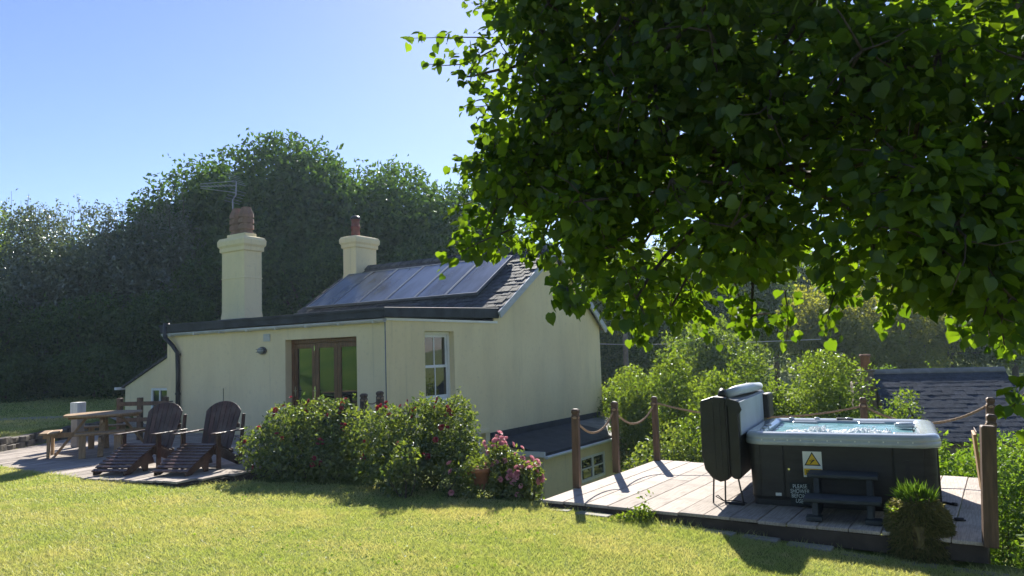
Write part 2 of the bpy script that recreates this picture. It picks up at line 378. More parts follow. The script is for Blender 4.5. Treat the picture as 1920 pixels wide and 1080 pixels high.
def tree(label, x, y, z0, top, rx, ry=None, mat='wood', n=12000, size=.2, seed=1, low=.25, lobes=16, name='tree', group=None, trunk=.22):
    """z0 ground, top crown top, crown bottom at z0+low*(height)"""
    rng = np.random.default_rng(seed); ry = ry or rx; h = top - z0
    t = thing(name, label, 'tree' if 'shrub' not in name and 'bush' not in name else 'shrub', (x, y, z0), 0, group)
    zc = h * (low + 1) / 2; rz = h * (1 - low) / 2
    lb = crown_lobes((0, 0, zc), (rx, ry, rz), lobes, rng)
    if low < .04 and rx > 1.5:
        for k_ in range(10):
            an = rng.uniform(0, 2 * math.pi); q = rng.uniform(.45, .95); lb.append((math.cos(an) * rx * q, math.sin(an) * ry * q, h * rng.uniform(.04, .28), rx * .38, ry * .38, h * .13))
        n = int(n * 1.35)
    foliage(t, lb, n, size, LEAF[mat], rng, 'crown')
    mb = MB(); mb.tube([(0, 0, -.2), (.05, .03, zc * .5), (0, 0, zc * 1.25)], [trunk, trunk * .75, trunk * .35], 8)
    for l in lb[1:10]: limb(mb, (0, 0, zc * rng.uniform(.4, .9)), l[:3], trunk * .4, .02, rng)
    mb.build('trunk', MAT['bark'], t, True)
    return t

# ------------------------------------------------------------------ ground
def seg_side(x, y):
    """distance past the brow line towards the lower garden (positive = beyond)"""
    brow = [(-2.45, 80), (-2.45, 14.9), (-.9, 11.0), (.35, 9.75), (4.35, 7.15), (9., 3.9), (60., -30.)]
    best = np.full(x.shape, 1e9); side = np.zeros(x.shape)
    for (ax, ay), (bx, by) in zip(brow[:-1], brow[1:]):
        dx, dy = bx - ax, by - ay; l2 = dx * dx + dy * dy
        t = np.clip(((x - ax) * dx + (y - ay) * dy) / l2, 0, 1)
        d = np.hypot(x - ax - t * dx, y - ay - t * dy); cr = -(dx * (y - ay) - dy * (x - ax))
        upd = d < best - 1e-9; best = np.where(upd, d, best); side = np.where(upd, np.sign(cr), side)
    return -best * side
def smooth(a, b, x): t = np.clip((x - a) / (b - a), 0, 1); return t * t * (3 - 2 * t)
PATIO = [(-10.45, 14.2), (-8.85, 12.84), (-6.34, 11.16), (-4.8, 10.62), (-4.0, 11.4), (-2.5, 14.0), (-2.56, 14.66), (-8.70, 18.50), (-10.45, 18.2)]
def in_poly(x, y, poly):
    inside = np.zeros(np.shape(x), bool); j = len(poly) - 1
    for i in range(len(poly)):
        xi, yi = poly[i]; xj, yj = poly[j]
        c = ((yi > y) != (yj > y)) & (x < (xj - xi) * (y - yi) / (yj - yi + 1e-12) + xi)
        inside ^= c; j = i
    return inside
def gz(x, y):
    x = np.asarray(x, float); y = np.asarray(y, float)
    z = np.minimum(-.08 - .04 * x, .19); z = np.maximum(z, -.35)
    z = z + .02 * np.sin(x * .9 + .4) * np.cos(y * .7)
    bank = smooth(-10.35, -10.75, x) * smooth(12.6, 13.4, y + 0 * x)
    z = z + bank * .30
    z = z + smooth(-11.5, -24, x) * (np.clip(-11.5 - x, 0, 60) * .16) * smooth(17, 8, y)      # meadow rising to the left
    z = z + smooth(18, 30, y) * .5 * smooth(0, -3, x)
    low = smooth(0., 1.5, seg_side(x, y))
    z = z * (1 - low) + (-2.45 + .03 * np.clip(y - 40, 0, 200)) * low
    z = z + smooth(60, 160, y) * 9.0
    z = np.where(in_poly(x, y, PATIO), .06, z)
    return z
def axis(lo, hi, dense_lo, dense_hi, step, grow=1.22):
    a = list(np.arange(dense_lo, dense_hi + 1e-6, step)); s = step
    while a[-1] < hi: s *= grow; a.append(a[-1] + s)
    s = step
    while a[0] > lo: s *= grow; a.insert(0, a[0] - s)
    return np.array(a)
gx = axis(-220, 220, -12, 9, .14); gy = axis(-90, 420, 4, 20, .14)
XX, YY = np.meshgrid(gx, gy); ZZ = gz(XX, YY)
nx, ny = len(gx), len(gy)
idx = np.arange(nx * ny).reshape(ny, nx)
gf = np.stack([idx[:-1, :-1], idx[:-1, 1:], idx[1:, 1:], idx[1:, :-1]], -1).reshape(-1, 4)
ground = setting(big_mesh('ground', np.stack([XX, YY, ZZ], -1).reshape(-1, 3), gf, MAT['ground'], smooth=True))

# lawn blades
LAWN_X = [-13., -10.45, -8.85, -6.34, -4.8, -4.0, -2.6, -.75, .25, 4.25, 9.0]
LAWN_Y = [14.9, 14.15, 12.9, 11.22, 10.7, 11.15, 10.9, 10.35, 9.5, 6.78, 3.7]
def blades(n, xr, yr, h, wd, rng, keep):
    x = rng.uniform(*xr, n); y = rng.uniform(*yr, n); k = keep(x, y); x = x[k]; y = y[k]; n = len(x)
    z = gz(x, y) - .004; hh = h * rng.uniform(.5, 1.4, n) * (.8 + .18 * np.sin(x * 2.1 + 1.3 * np.sin(y * 1.7)) * np.sin(y * 2.6 + x))
    a = rng.uniform(0, 2 * np.pi, n); lean = rng.normal(size=(n, 2)) * .7
    b = np.stack([x, y, z], 1); s = np.stack([np.cos(a), np.sin(a), 0 * a], 1) * (wd * rng.uniform(.6, 1.3, n))[:, None]
    tip = b + np.stack([lean[:, 0] * hh, lean[:, 1] * hh, hh], 1)
    V = np.stack([b - s, b + s, tip], 1).reshape(-1, 3); Fc = np.arange(n * 3).reshape(-1, 3)
    return V, Fc
rng0 = np.random.default_rng(11)
keep_lawn = lambda x, y: (y < np.interp(x, LAWN_X, LAWN_Y) + .05 * np.sin(x * 9) + .03 * np.sin(x * 23)) & (np.abs(x) < .72 * y + .6)
V1, F1 = blades(330000, (-7.2, 6.2), (5.7, 9.3), .040, .0038, rng0, keep_lawn)
V2, F2 = blades(300000, (-10.6, 1.2), (9.0, 14.8), .036, .0048, rng0, keep_lawn)
V3, F3 = blades(60000, (-20, -10.7), (14.0, 26), .06, .009, rng0, lambda x, y: (x < -10.72) & (x > -.75 * y - 1))
edge = lambda x, y: (y < np.interp(x, LAWN_X, LAWN_Y) + .03) & (y > np.interp(x, LAWN_X, LAWN_Y) - .10 - .08 * np.sin(x * 5.1)) & (np.sin(x * 11) + np.sin(x * 4.3 + 1) > -.4)
V4, F4 = blades(120000, (-9.5, 5.0), (5.9, 13.6), .085, .0045, rng0, edge)
stuff(tag(big_mesh('lawn_grass', np.concatenate([V1, V2, V3, V4]), np.concatenate([F1, F2 + len(V1), F3 + len(V1) + len(V2), F4 + len(V1) + len(V2) + len(V3)]), MAT['grass']),
          'short mown sunlit lawn grass with straw coloured dry patches', 'grass'))

n = 4500; x = rng0.uniform(-9, 5.5, n); y = rng0.uniform(5.8, 13.2, n); k = keep_lawn(x, y) & (np.sin(x * 1.3 + 2 * np.sin(y * .9)) * np.sin(y * 1.7 + x * .6) > .15); x = x[k]; y = y[k]
P = np.stack([x, y, gz(x, y) + rng0.uniform(.008, .03, len(x))], 1); A = rng0.normal(size=P.shape); A[:, 2] = np.abs(A[:, 2]) * .25
V, Fc = small_leaves(P, A, .028, rng0, .2, .8)
stuff(tag(big_mesh('lawn_clover', V, Fc, LEAF['hedge']), 'small broad clover leaves scattered through the lawn', 'clover'))
# path beyond the low stone wall
pm = MB(); pts = [(-17.5, 19.4), (-11.6, 19.9), (-9.8, 20.1)]
pv = []
for i, t in enumerate(np.linspace(0, 1, 24)):
    x = -24 + 14.5 * t; y = 19.2 + .9 * t
    for dy in (-.35, .35): pv.append((x, y + dy, float(gz(x, y + dy)) + .012))
pm.add(pv, [(2 * i, 2 * i + 2, 2 * i + 3, 2 * i + 1) for i in range(23)])
setting(pm.build('path', MAT['path'], None, True))

# ------------------------------------------------------------------ patio boards (left)
pa = R(28); PXv = np.array([math.cos(pa), -math.sin(pa)]); PYv = np.array([math.sin(pa), math.cos(pa)])
patio = bpy.data.objects.new('patio', None); COL.objects.link(patio); setting(patio); patio.location = (-6.5, 13.5, 0)
rng = random.Random(5)
def clip_line(k0, poly):
    """y' extents of the line x'=k0 inside poly"""
    q = [(np.dot(p, PXv), np.dot(p, PYv)) for p in poly]; hits = []
    for (ax, ay), (bx, by) in zip(q, q[1:] + q[:1]):
        if (ax - k0) * (bx - k0) < 0: hits.append(ay + (by - ay) * (k0 - ax) / (bx - ax))
    return (min(hits), max(hits)) if len(hits) >= 2 else None
q0 = [np.dot(p, PXv) for p in PATIO]; k = min(q0) + .08
while k < max(q0) - .05:
    e = clip_line(k, PATIO)
    if e and e[1] - e[0] > .3:
        y0, y1 = e[0] - rng.uniform(0, .05), e[1] - .02
        cuts = [y0] + sorted(rng.uniform(y0 + .6, y1 - .6) for _ in range(1 if y1 - y0 > 3 else 0)) + [y1]
        for a, b in zip(cuts[:-1], cuts[1:]):
            c2 = PXv * k + PYv * (a + b) / 2
            o = MB().box(-.069, .069, -(b - a) / 2 + .003, (b - a) / 2 - .003, -.03, 0).build('board', MAT['patio'], patio, bevel=.004, seg=1)
            o.location = (c2[0] + 6.5, c2[1] - 13.5, .2 + rng.uniform(-.004, .003)); o.rotation_euler = (0, 0, -pa)
    k += .145
sub = MB(); sub.prism(PATIO, 'z', .03, .155); sb = sub.build('substructure', MAT['joist'], patio); sb.location = (6.5, -13.5, 0)

# low stone wall left of the patio
sw = thing('stone_wall', 'low dark stone retaining wall edging the patio at far left', 'wall', (-10.5, 15.5, .1))
r_ = random.Random(3)
def rock(sx, sy, sz, rr):
    mb = MB(); vs_ = []
    for z in (-1, 1):
        for a in range(8):
            an = math.pi / 4 * a + rr.uniform(-.15, .15); kx = max(abs(math.cos(an)), abs(math.sin(an)))
            vs_.append((sx / 2 * math.cos(an) / kx * rr.uniform(.85, 1), sy / 2 * math.sin(an) / kx * rr.uniform(.85, 1), sz / 2 * z * rr.uniform(.82, 1)))
    return mb.add(vs_, [tuple(range(7, -1, -1)), tuple(range(8, 16))] + [(a, (a + 1) % 8, 8 + (a + 1) % 8, 8 + a) for a in range(8)])
rocks = []
for i in range(6):
    me = rock(.24 + .03 * i, .22, .12 + .012 * i, r_).mesh('stone'); me.materials.append(MAT['stone']); rocks.append(me)
for row in range(3):
    y = -1.9 + .12 * row
    while y < 3.3:
        i = r_.randrange(6); L_ = .24 + .03 * i
        o = link('stone', rocks[i], sw, bevel=.015); o.rotation_euler = (r_.uniform(-.08, .08), r_.uniform(-.08, .08), math.pi / 2 + r_.uniform(-.1, .1))
        o.location = (r_.uniform(-.03, .03) - .02 * row, y + L_ / 2, .02 + .13 * row + r_.uniform(-.01, .01)); y += L_ * .97

# ------------------------------------------------------------------ cottage (local frame: x to the right along the garden front, y back along the gable)
HA = R(-32); HC = (-2.539, 14.676, 0)
cot = thing('cottage', 'cream rendered cottage with slate roof, solar panels and two chimneys', 'house', HC, HA)
def wall_plane(mb, fn, u0_, u1_, z0, z1, holes, depth):
    """fn(u,z,inward) -> point; rectangular holes (u0,u1,z0,z1) with reveals"""
    us = sorted({u0_, u1_, *[h[0] for h in holes], *[h[1] for h in holes]}); zs = sorted({z0, z1, *[h[2] for h in holes], *[h[3] for h in holes]})
    for a, b in zip(us[:-1], us[1:]):
        for c, d in zip(zs[:-1], zs[1:]):
            if any(h[0] <= a and b <= h[1] and h[2] <= c and d <= h[3] for h in holes): continue
            mb.add([fn(a, c, 0), fn(b, c, 0), fn(b, d, 0), fn(a, d, 0)], [(0, 1, 2, 3)])
    for h in holes:
        a, b, c, d = h
        for p, q in (((a, c), (b, c)), ((b, c), (b, d)), ((b, d), (a, d)), ((a, d), (a, c))):
            mb.add([fn(*p, 0), fn(*q, 0), fn(*q, depth), fn(*p, depth)], [(0, 1, 2, 3)])
        mb.add([fn(a, c, depth), fn(b, c, depth), fn(b, d, depth), fn(a, d, depth)], [(0, 1, 2, 3)])
front = lambda u_, z, i: (u_, i, z)
gable = lambda u_, z, i: (-i, u_, z)
DOOR = (-2.90, -.78, .2, 2.29); WIN = (1.23, 2.27, .84, 2.37); LDOOR = (2.62, 3.42, -2.2, .0)
mb = MB(); wall_plane(mb, front, -7.2, 0, -.1, 2.62, [DOOR], .26)
mb.add([(-7.2, 0, -.1), (-7.2, 4, -.1), (-7.2, 4, 2.62), (-7.2, 0, 2.62)], [(0, 1, 2, 3)])
mb.build('front_wall', MAT['wall'], cot)
mb = MB(); wall_plane(mb, gable, 0, 9.82, -2.6, 2.60, [WIN, LDOOR], .26)
mb.add([(0, 4.0, 2.60), (0, 9.82, 2.60), (0, 9.82, 2.64), (0, 7.0, 4.78), (0, 4.0, 2.88)], [(0, 1, 2, 3, 4)])
mb.add([(0, 9.82, -2.6), (-7.5, 9.82, -2.6), (-7.5, 9.82, 2.64), (0, 9.82, 2.64)], [(0, 1, 2, 3)])
mb.add([(-7.5, 9.82, 0), (-7.5, 4.0, 0), (-7.5, 4.0, 2.88), (-7.5, 7.0, 4.78), (-7.5, 9.82, 2.64)], [(0, 1, 2, 3, 4)])
mb.build('gable_wall', MAT['wall'], cot)
# flat roof over the front part
fr = MB(); fr.add([(-7.32, -.13, 2.625), (.10, -.13, 2.625), (.10, 4.0, 2.70), (-7.32, 4.0, 2.70), (-7.32, -.13, 2.83), (.10, -.13, 2.83), (.10, 4.02, 2.95), (-7.32, 4.02, 2.95)],
       [(0, 3, 2, 1), (4, 5, 6, 7), (0, 1, 5, 4), (1, 2, 6, 5), (2, 3, 7, 6), (3, 0, 4, 7)])
flat = fr.build('flat_roof', MAT['felt'], cot, bevel=.02)
MB().bar((-7.32, -.145, 2.80), (.115, -.145, 2.80), .03, .05).build('roof_trim', MAT['felt'], flat)
# gutter along the front: half-round channel with brackets
gm = MB(); n = 9
prof = [(-.075 + .066 * math.cos(math.pi + math.pi * k / (n - 1)), .066 * math.sin(math.pi + math.pi * k / (n - 1))) for k in range(n)]
prof2 = [(-.075 + .056 * math.cos(2 * math.pi - math.pi * k / (n - 1)), .056 * math.sin(2 * math.pi - math.pi * k / (n - 1)) + .004) for k in range(n)]
gm.prism([(p[0] - .005, p[1] + 2.60) for p in prof + prof2], 'x', -7.25, .06)
gut = gm.build('gutter', MAT['gutter'], cot, True)
for x in np.linspace(-6.9, -.2, 8): MB().box(x - .02, x + .02, -.15, 0, 2.525, 2.60).build('bracket', MAT['gutter'], gut)
MB().box(-7.2, .02, -.02, .0, 2.56, 2.615).build('fascia_board', MAT['white'], cot)
MB().box(.002, .035, -.02, 4.02, 2.575, 2.628).build('fascia_board', MAT['white'], cot)
MB().box(.004, .03, 3.86, 4.06, 2.62, 2.95).build('eaves_block', MAT['wall'], cot)
MB().tube([(.012, -.018, .2), (.012, -.018, 2.56)], .011, 8).build('corner_trim', MAT['lead'], cot, True)
dp = MB(); dp.tube([(-7.08, -.10, 2.86), (-7.08, -.12, 2.62), (-7.05, -.16, 2.50), (-6.80, -.12, 2.30), (-6.68, -.07, 2.12), (-6.66, -.065, 1.6), (-6.66, -.065, .25)], [.075, .07, .055, .052, .052, .052, .052], 10)
dpo = dp.build('downpipe', MAT['black'], cot, True)
for z in (2.05, 1.1, .45): MB().lathe([(.064, 0), (.064, .05)], 12, (-6.66, -.065, z)).build('pipe_clip', MAT['black'], dpo)
# main roof
RID = (7.0, 4.82); EAV = (3.92, 2.90); FAR = (9.98, 2.56)
rf = MB(); X0, X1 = -7.66, .14
rf.add([(X0, EAV[0], EAV[1] - .04), (X1, EAV[0], EAV[1] - .04), (X1, RID[0], RID[1] - .04), (X0, RID[0], RID[1] - .04), (X0, FAR[0], FAR[1]), (X1, FAR[0], FAR[1]),
        (X0, EAV[0], EAV[1] - .12), (X1, EAV[0], EAV[1] - .12), (X1, RID[0], RID[1] - .16), (X0, RID[0], RID[1] - .16), (X0, FAR[0], FAR[1] - .1), (X1, FAR[0], FAR[1] - .1)],
       [(0, 1, 2, 3), (3, 2, 5, 4), (6, 9, 8, 7), (9, 10, 11, 8), (0, 6, 7, 1), (4, 5, 11, 10), (1, 7, 8, 2), (2, 8, 11, 5), (0, 3, 9, 6), (3, 4, 10, 9)])
roof = rf.build('roof', MAT['slate'], cot)
sl = Vector((0, RID[0] - EAV[0], RID[1] - EAV[1])); slen = sl.length; pitch = math.atan2(sl.z, sl.y); sd_ = sl.normalized()
sm = MB().add([(-.122, 0, 0), (.122, 0, 0), (.122, .34, 0), (-.122, .34, 0), (-.118, .002, .012), (.119, .004, .012), (.12, .34, .01), (-.12, .34, .01)],
              [(0, 3, 2, 1), (4, 5, 6, 7), (0, 1, 5, 4), (1, 2, 6, 5), (2, 3, 7, 6), (3, 0, 4, 7)]).mesh('slate'); sm.materials.append(MAT['slate'])
rr = random.Random(9); rows = int(slen / .2)
for i in range(rows):
    for j in range(32):
        x = X0 + .125 + j * .25 + (.125 if i % 2 else 0) - .06
        if x > X1 - .1: continue
        d = i * .2
        if 1.15 < d < 2.75 and -7.2 < x < -1.2: continue       # fully under the collectors
        o = link('slate', sm, roof); p = Vector((x, EAV[0], EAV[1])) + sd_ * d
        o.location = p + Vector((0, -math.sin(pitch), math.cos(pitch))) * rr.uniform(-.03, -.018)
        o.rotation_euler = (pitch + R(2.2) * -1 + rr.uniform(-.02, .02), rr.uniform(-.01, .01), rr.uniform(-.012, .012))
for j in range(18):                                              # ridge tiles
    x = X0 + .22 + j * .433
    o = MB().prism([(-.17, -.115), (0, .02), (.17, -.115), (.17, -.085), (0, .055), (-.17, -.085)], 'x', -.212, .212).build('ridge_tile', MAT['slate'], roof)
    o.location = (x, RID[0], RID[1] + rr.uniform(0, .012)); o.rotation_euler = (0, rr.uniform(-.015, .015), 0)
for (a, b) in (((EAV[0], EAV[1] - .10), (RID[0], RID[1] - .12)), ((RID[0], RID[1] - .12), (FAR[0], FAR[1] - .09))):
    MB().bar((.165, a[0], a[1] - .02), (.165, b[0], b[1] - .02), .045, .17).build('bargeboard', MAT['grey_board'], cot)
# solar collectors
for i in range(6):
    x0 = -7.28 + i * 1.055; ww = 1.04; d0, d1 = .88, 3.0
    nrm = Vector((0, -math.sin(pitch), math.cos(pitch)))
    def RP(x, d, h): return Vector((x, EAV[0], EAV[1])) + sd_ * d + nrm * h
    pv = [RP(x0 + (.02 if k in (0, 3) else ww - .02), d0 + .02 if k in (0, 1) else d1 - .02, .085) for k in range(4)]
    g_ = MB().add(pv, [(0, 1, 2, 3)]).build('solar_panel', MAT['panel'], cot)
    f_ = MB()
    for (xa, da), (xb, db) in (((x0, d0), (x0 + ww, d0)), ((x0, d1), (x0 + ww, d1)), ((x0 + .015, d0), (x0 + .015, d1)), ((x0 + ww - .015, d0), (x0 + ww - .015, d1))):
        f_.bar(RP(xa, da, .06), RP(xb, db, .06), .035, .075, nrm)
    f_.build('frame', MAT['alu'], g_)
# chimneys
def chimney(x0, x1, y0, y1, z0, zt, band, name='chimney'):
    def ring(e, z): return [(x0 - e, y0 - e, z), (x1 + e, y0 - e, z), (x1 + e, y1 + e, z), (x0 - e, y1 + e, z)]
    prof = [(.02, z0 + .0), (.018, z0 + .25), (0, z0 + .4)]
    if band: prof += [(0, band - .004), (.016, band), (0, band + .03)]
    prof += [(0, zt - .42), (.045, zt - .40), (.045, zt - .30), (.085, zt - .24), (.09, zt - .12), (.05, zt - .04), (-.10, zt)]
    return MB().rings([ring(e, z) for e, z in prof], True, True).build(name, MAT['wall'], cot, bevel=.012)
c1 = chimney(-7.10, -6.18, 1.5, 2.06, 2.78, 5.18, 4.05)
MB().box(-7.17, -6.11, 1.43, 2.13, 2.80, 2.98).build('flashing', MAT['lead'], c1, bevel=.01)
for xc in (-6.83, -6.46):
    pr_ = [(.165, 5.10), (.165, 5.30), (.140, 5.31), (.140, 5.37), (.178, 5.38), (.172, 5.50), (.138, 5.51), (.138, 5.545), (.178, 5.55), (.172, 5.665), (.138, 5.67), (.138, 5.705), (.178, 5.71), (.170, 5.80), (.108, 5.96), (.108, 5.98), (.085, 5.98), (.085, 5.8)]
    rg = [[(xc + r * sx, 1.78 + r * sy, z) for sx, sy in ((-1, -.55), (-.55, -1), (.55, -1), (1, -.55), (1, .55), (.55, 1), (-.55, 1), (-1, .55))] for r, z in pr_]
    po = MB().rings(rg, True, True).build('chimney_pot', MAT['pot_buff'], c1)
    MB().rings([[(xc + .19 * sx, 1.78 + .19 * sy, z) for sx, sy in ((-1, -1), (1, -1), (1, 1), (-1, 1))] for z in (5.1, 5.26)], True, True).build('pot_base', MAT['wall'], po, bevel=.02)
c2 = chimney(-7.55, -6.97, 6.45, 7.42, 4.2, 5.86, None)
pt = MB().lathe([(.15, 5.8), (.14, 6.0), (.135, 6.12), (.16, 6.14), (.16, 6.18), (.135, 6.2), (.13, 6.36), (.15, 6.38), (.15, 6.42), (.12, 6.43)], 14, (-7.26, 6.75, 0)).build('chimney_pot', MAT['pot_red'], c2, True)
MB().lathe([(.165, 6.42), (.17, 6.46), (.13, 6.52), (.05, 6.55)], 14, (-7.26, 6.75, 0)).build('cowl', MAT['black'], pt, True)
# patio door
dr = thing('tmp', 'x', 'x'); bpy.data.objects.remove(dr)
yd = .17
dm = MB(); a, b, c, d = DOOR
dm.box(a, a + .075, yd, yd + .085, c, d).box(b - .075, b, yd, yd + .085, c, d).box(a + .075, b - .075, yd, yd + .085, d - .09, d).box(a + .075, b - .075, yd, yd + .085, c, c + .05)
door = dm.build('patio_door', MAT['door'], cot, bevel=.006)
wl = (b - a - .15) / 3
for i in range(3):
    xa = a + .075 + i * wl; xb = xa + wl; lm = MB(); y_0, y_1 = yd + .012, yd + .07
    lm.box(xa + .004, xa + .105, y_0, y_1, c + .055, d - .094).box(xb - .105, xb - .004, y_0, y_1, c + .055, d - .094)
    lm.box(xa + .105, xb - .105, y_0 + .001, y_1 - .001, d - .20, d - .095).box(xa + .105, xb - .105, y_0 + .001, y_1 - .001, c + .055, c + .25)
    lm.build('door_leaf', MAT['door'], door, bevel=.005)
    MB().box(xa + .10, xb - .10, yd + .03, yd + .045, c + .24, d - .19).build('pane', MAT['glass'], door)
for x in (a + .125, a + .075 + wl + .0):
    hm = MB(); hm.box(x - .018, x + .018, yd - .005, yd + .011, 1.05, 1.27).tube([(x, yd - .005, 1.18), (x, yd - .05, 1.18), (x + .10, yd - .05, 1.18)], .009, 8)
    hm.build('handle', MAT['chrome'], door)
MB().box(a + .075 + wl - .012, a + .075 + wl + .012, yd - .012, yd + .0115, d - .26, d - .15).build('bolt', MAT['chrome'], door)
MB().box(a - .02, b + .02, -.06, .17, c - .035, c + .004).build('threshold', MAT['slab'], door)
# sash window on the gable
a, b, c, d = WIN; xf = -.17
def gbox(mb, u0_, u1_, z0, z1, i0, i1): return mb.box(-i1, -i0, u0_, u1_, z0, z1)
wm = MB(); zi = (c + d) / 2
gbox(wm, a, a + .07, c, d, .13, .22); gbox(wm, b - .07, b, c, d, .13, .22); gbox(wm, a + .07, b - .07, d - .07, d, .13, .22); gbox(wm, a + .07, b - .07, c, c + .08, .13, .22)
win = wm.build('sash_window', MAT['white'], cot, bevel=.006)
for z0, z1, dep in ((zi - .03, d - .071, .165), (c + .081, zi + .03, .145)):
    s_ = MB(); lo = .055
    gbox(s_, a + .072, a + .072 + lo, z0, z1, dep, dep + .035); gbox(s_, b - .072 - lo, b - .072, z0, z1, dep, dep + .035)
    gbox(s_, a + .072 + lo, b - .072 - lo, z1 - .055, z1, dep, dep + .035); gbox(s_, a + .072 + lo, b - .072 - lo, z0, z0 + .065, dep, dep + .035)
    mid = (a + b) / 2; gbox(s_, mid - .016, mid + .016, z0 + .065, z1 - .055, dep, dep + .035)
    so = s_.build('sash', MAT['white'], win, bevel=.004)
    for p0, p1 in ((a + .12, mid - .014), (mid + .014, b - .12)):
        pb = MB(); gbox(pb, p0, p1, z0 + .06, z1 - .05, dep + .012, dep + .02); pb.build('pane', MAT['glass'], win)
sl_ = MB(); gbox(sl_, a - .06, b + .06, c - .07, c + .006, -.06, .125); sl_.build('sill', MAT['white'], win, bevel=.01)
# lower doorway half hidden by the roses
a, b, c, d = LDOOR; lm = MB()
gbox(lm, a, a + .07, c, d, .12, .2); gbox(lm, b - .12, b, c, d, .12, .2); gbox(lm, a + .07, b - .12, d - .12, d, .12, .2)
ld = lm.build('lower_door', MAT['white'], cot, bevel=.005)
pb = MB(); gbox(pb, a + .07, b - .12, c, d - .12, .15, .17); pb.build('pane', MAT['glass'], ld)
li = MB(); gbox(li, a - .1, b + .12, .002, .09, -.05, .04); li.build('lintel', MAT['wall'], cot, bevel=.01)
# wall lamp, vent, little cable
lam = MB(); lam.rings([[(-3.63 + .13 * s * math.cos(t), y, 2.08 + .085 * s * math.sin(t)) for t in np.linspace(0, 2 * math.pi, 20, endpoint=False)] for s, y in ((1, 0), (1, -.04), (.86, -.055))], True, True)
lo_ = lam.build('wall_lamp', MAT['lamp'], cot)
lg = MB(); lg.rings([[(-3.63 + .13 * s * math.cos(t), y, 2.08 + .085 * s * math.sin(t)) for t in np.linspace(0, 2 * math.pi, 20, endpoint=False)] for s, y in ((.8, -.056), (.78, -.085), (.5, -.105))], True, True)
lg.build('lamp_glass', MAT['lampg'], lo_, True)
for dz in (-.03, .03): MB().bar((-3.745, -.10, 2.08 + dz), (-3.515, -.10, 2.08 + dz), .012, .012).build('guard', MAT['lamp'], lo_)
vt = MB(); vt.box(-3.60, -3.38, -.018, -.002, 2.28, 2.45); vo = vt.build('vent', MAT['gutter'], cot, bevel=.004)
for z in (2.31, 2.345, 2.38, 2.415): MB().box(-3.585, -3.395, -.026, -.0185, z - .008, z + .012).build('louvre', MAT['gutter'], vo)
MB().tube([(-5.0, -.012, .25), (-5.0, -.012, 1.25)], .006, 5).build('cable', MAT['lamp'], cot)
# lean-to beyond the left end
lt_ = MB(); lt_.add([(-10.38, .8, .1), (-7.2, .8, .1), (-7.2, .8, 2.50), (-10.38, .8, 1.25), (-10.38, 3.6, .1), (-7.2, 3.6, .1), (-7.2, 3.6, 2.50), (-10.38, 3.6, 1.25)],
    [(0, 1, 2, 3), (4, 7, 6, 5), (0, 3, 7, 4), (1, 5, 6, 2)])
lt_.build('side_lean_to', MAT['wall'], cot)
MB().add([(-10.48, .74, 1.22), (-7.2, .74, 2.51), (-7.2, 3.7, 2.51), (-10.48, 3.7, 1.22), (-10.48, .74, 1.27), (-7.2, .74, 2.57), (-7.2, 3.7, 2.57), (-10.48, 3.7, 1.27)],
    [(0, 3, 2, 1), (4, 5, 6, 7), (0, 1, 5, 4), (1, 2, 6, 5), (2, 3, 7, 6), (3, 0, 4, 7)]).build('lean_to_roof', MAT['slate'], cot)
MB().box(-10.58, -10.47, .6, 3.7, 1.18, 1.25).build('lean_to_gutter', MAT['white'], cot)
wf = MB(); wf.box(-9.05, -8.99, .74, .80, .55, 1.22).box(-8.30, -8.24, .74, .80, .55, 1.22).box(-8.99, -8.30, .74, .80, 1.16, 1.22).box(-8.99, -8.30, .74, .80, .55, .61).box(-8.70, -8.66, .745, .80, .61, 1.16)
w2 = wf.build('lean_to_window', MAT['white'], cot)
for xa, xb in ((-8.99, -8.70), (-8.66, -8.30)): MB().box(xa, xb, .77, .785, .61, 1.16).build('pane', MAT['glass'], w2)
MB().box(-9.15, -8.14, .73, .80, 1.225, 1.29).build('window_lintel', MAT['wall'], cot)
# low lean-to on the gable side with felt roof
lr = MB(); wall_plane(lr, lambda u_, z, i: (1.40 - i, u_, z), 3.66, 9.5, -2.6, -.46, [(5.5, 6.9, -1.42, -.80)], .1)
lr.add([(0, 3.66, -2.6), (1.40, 3.66, -2.6), (1.40, 3.66, -.46), (0, 3.66, -.2)], [(0, 1, 2, 3)]); lr.add([(0, 9.5, -2.6), (1.40, 9.5, -2.6), (1.40, 9.5, -.46), (0, 9.5, -.2)], [(0, 1, 2, 3)])
lr.build('low_lean_to', MAT['wall'], cot)
def slab3(y0, y1, mat, nm):
    return MB().add([(.004, y0, -.24), (1.50, y0, -.50), (1.50, y1, -.50), (.004, y1, -.24), (.004, y0, -.17), (1.50, y0, -.43), (1.50, y1, -.43), (.004, y1, -.17)],
        [(0, 3, 2, 1), (4, 5, 6, 7), (0, 1, 5, 4), (1, 2, 6, 5), (2, 3, 7, 6), (3, 0, 4, 7)]).build(nm, mat, cot)
slab3(3.58, 7.7, MAT['felt'], 'low_roof'); slab3(7.702, 9.7, MAT['felt_pale'], 'low_roof')
MB().add([(.004, 3.6, -.17), (.004, 9.6, -.17), (.004, 9.6, -.02), (.004, 3.6, -.02), (.03, 3.6, -.17), (.03, 9.6, -.17), (.025, 9.6, -.02), (.025, 3.6, -.02)],
    [(0, 1, 2, 3), (4, 7, 6, 5), (3, 2, 6, 7), (0, 3, 7, 4), (1, 5, 6, 2)]).build('upstand', MAT['felt'], cot)
g2 = MB(); g2.prism([(1.505 + .06 + .055 * math.cos(t), -.50 + .055 * math.sin(t)) for t in np.linspace(math.pi, 2 * math.pi, 8)] + [(1.61, -.49), (1.515, -.49)], 'y', 3.5, 9.75)
g2.build('low_gutter', MAT['white'], cot)
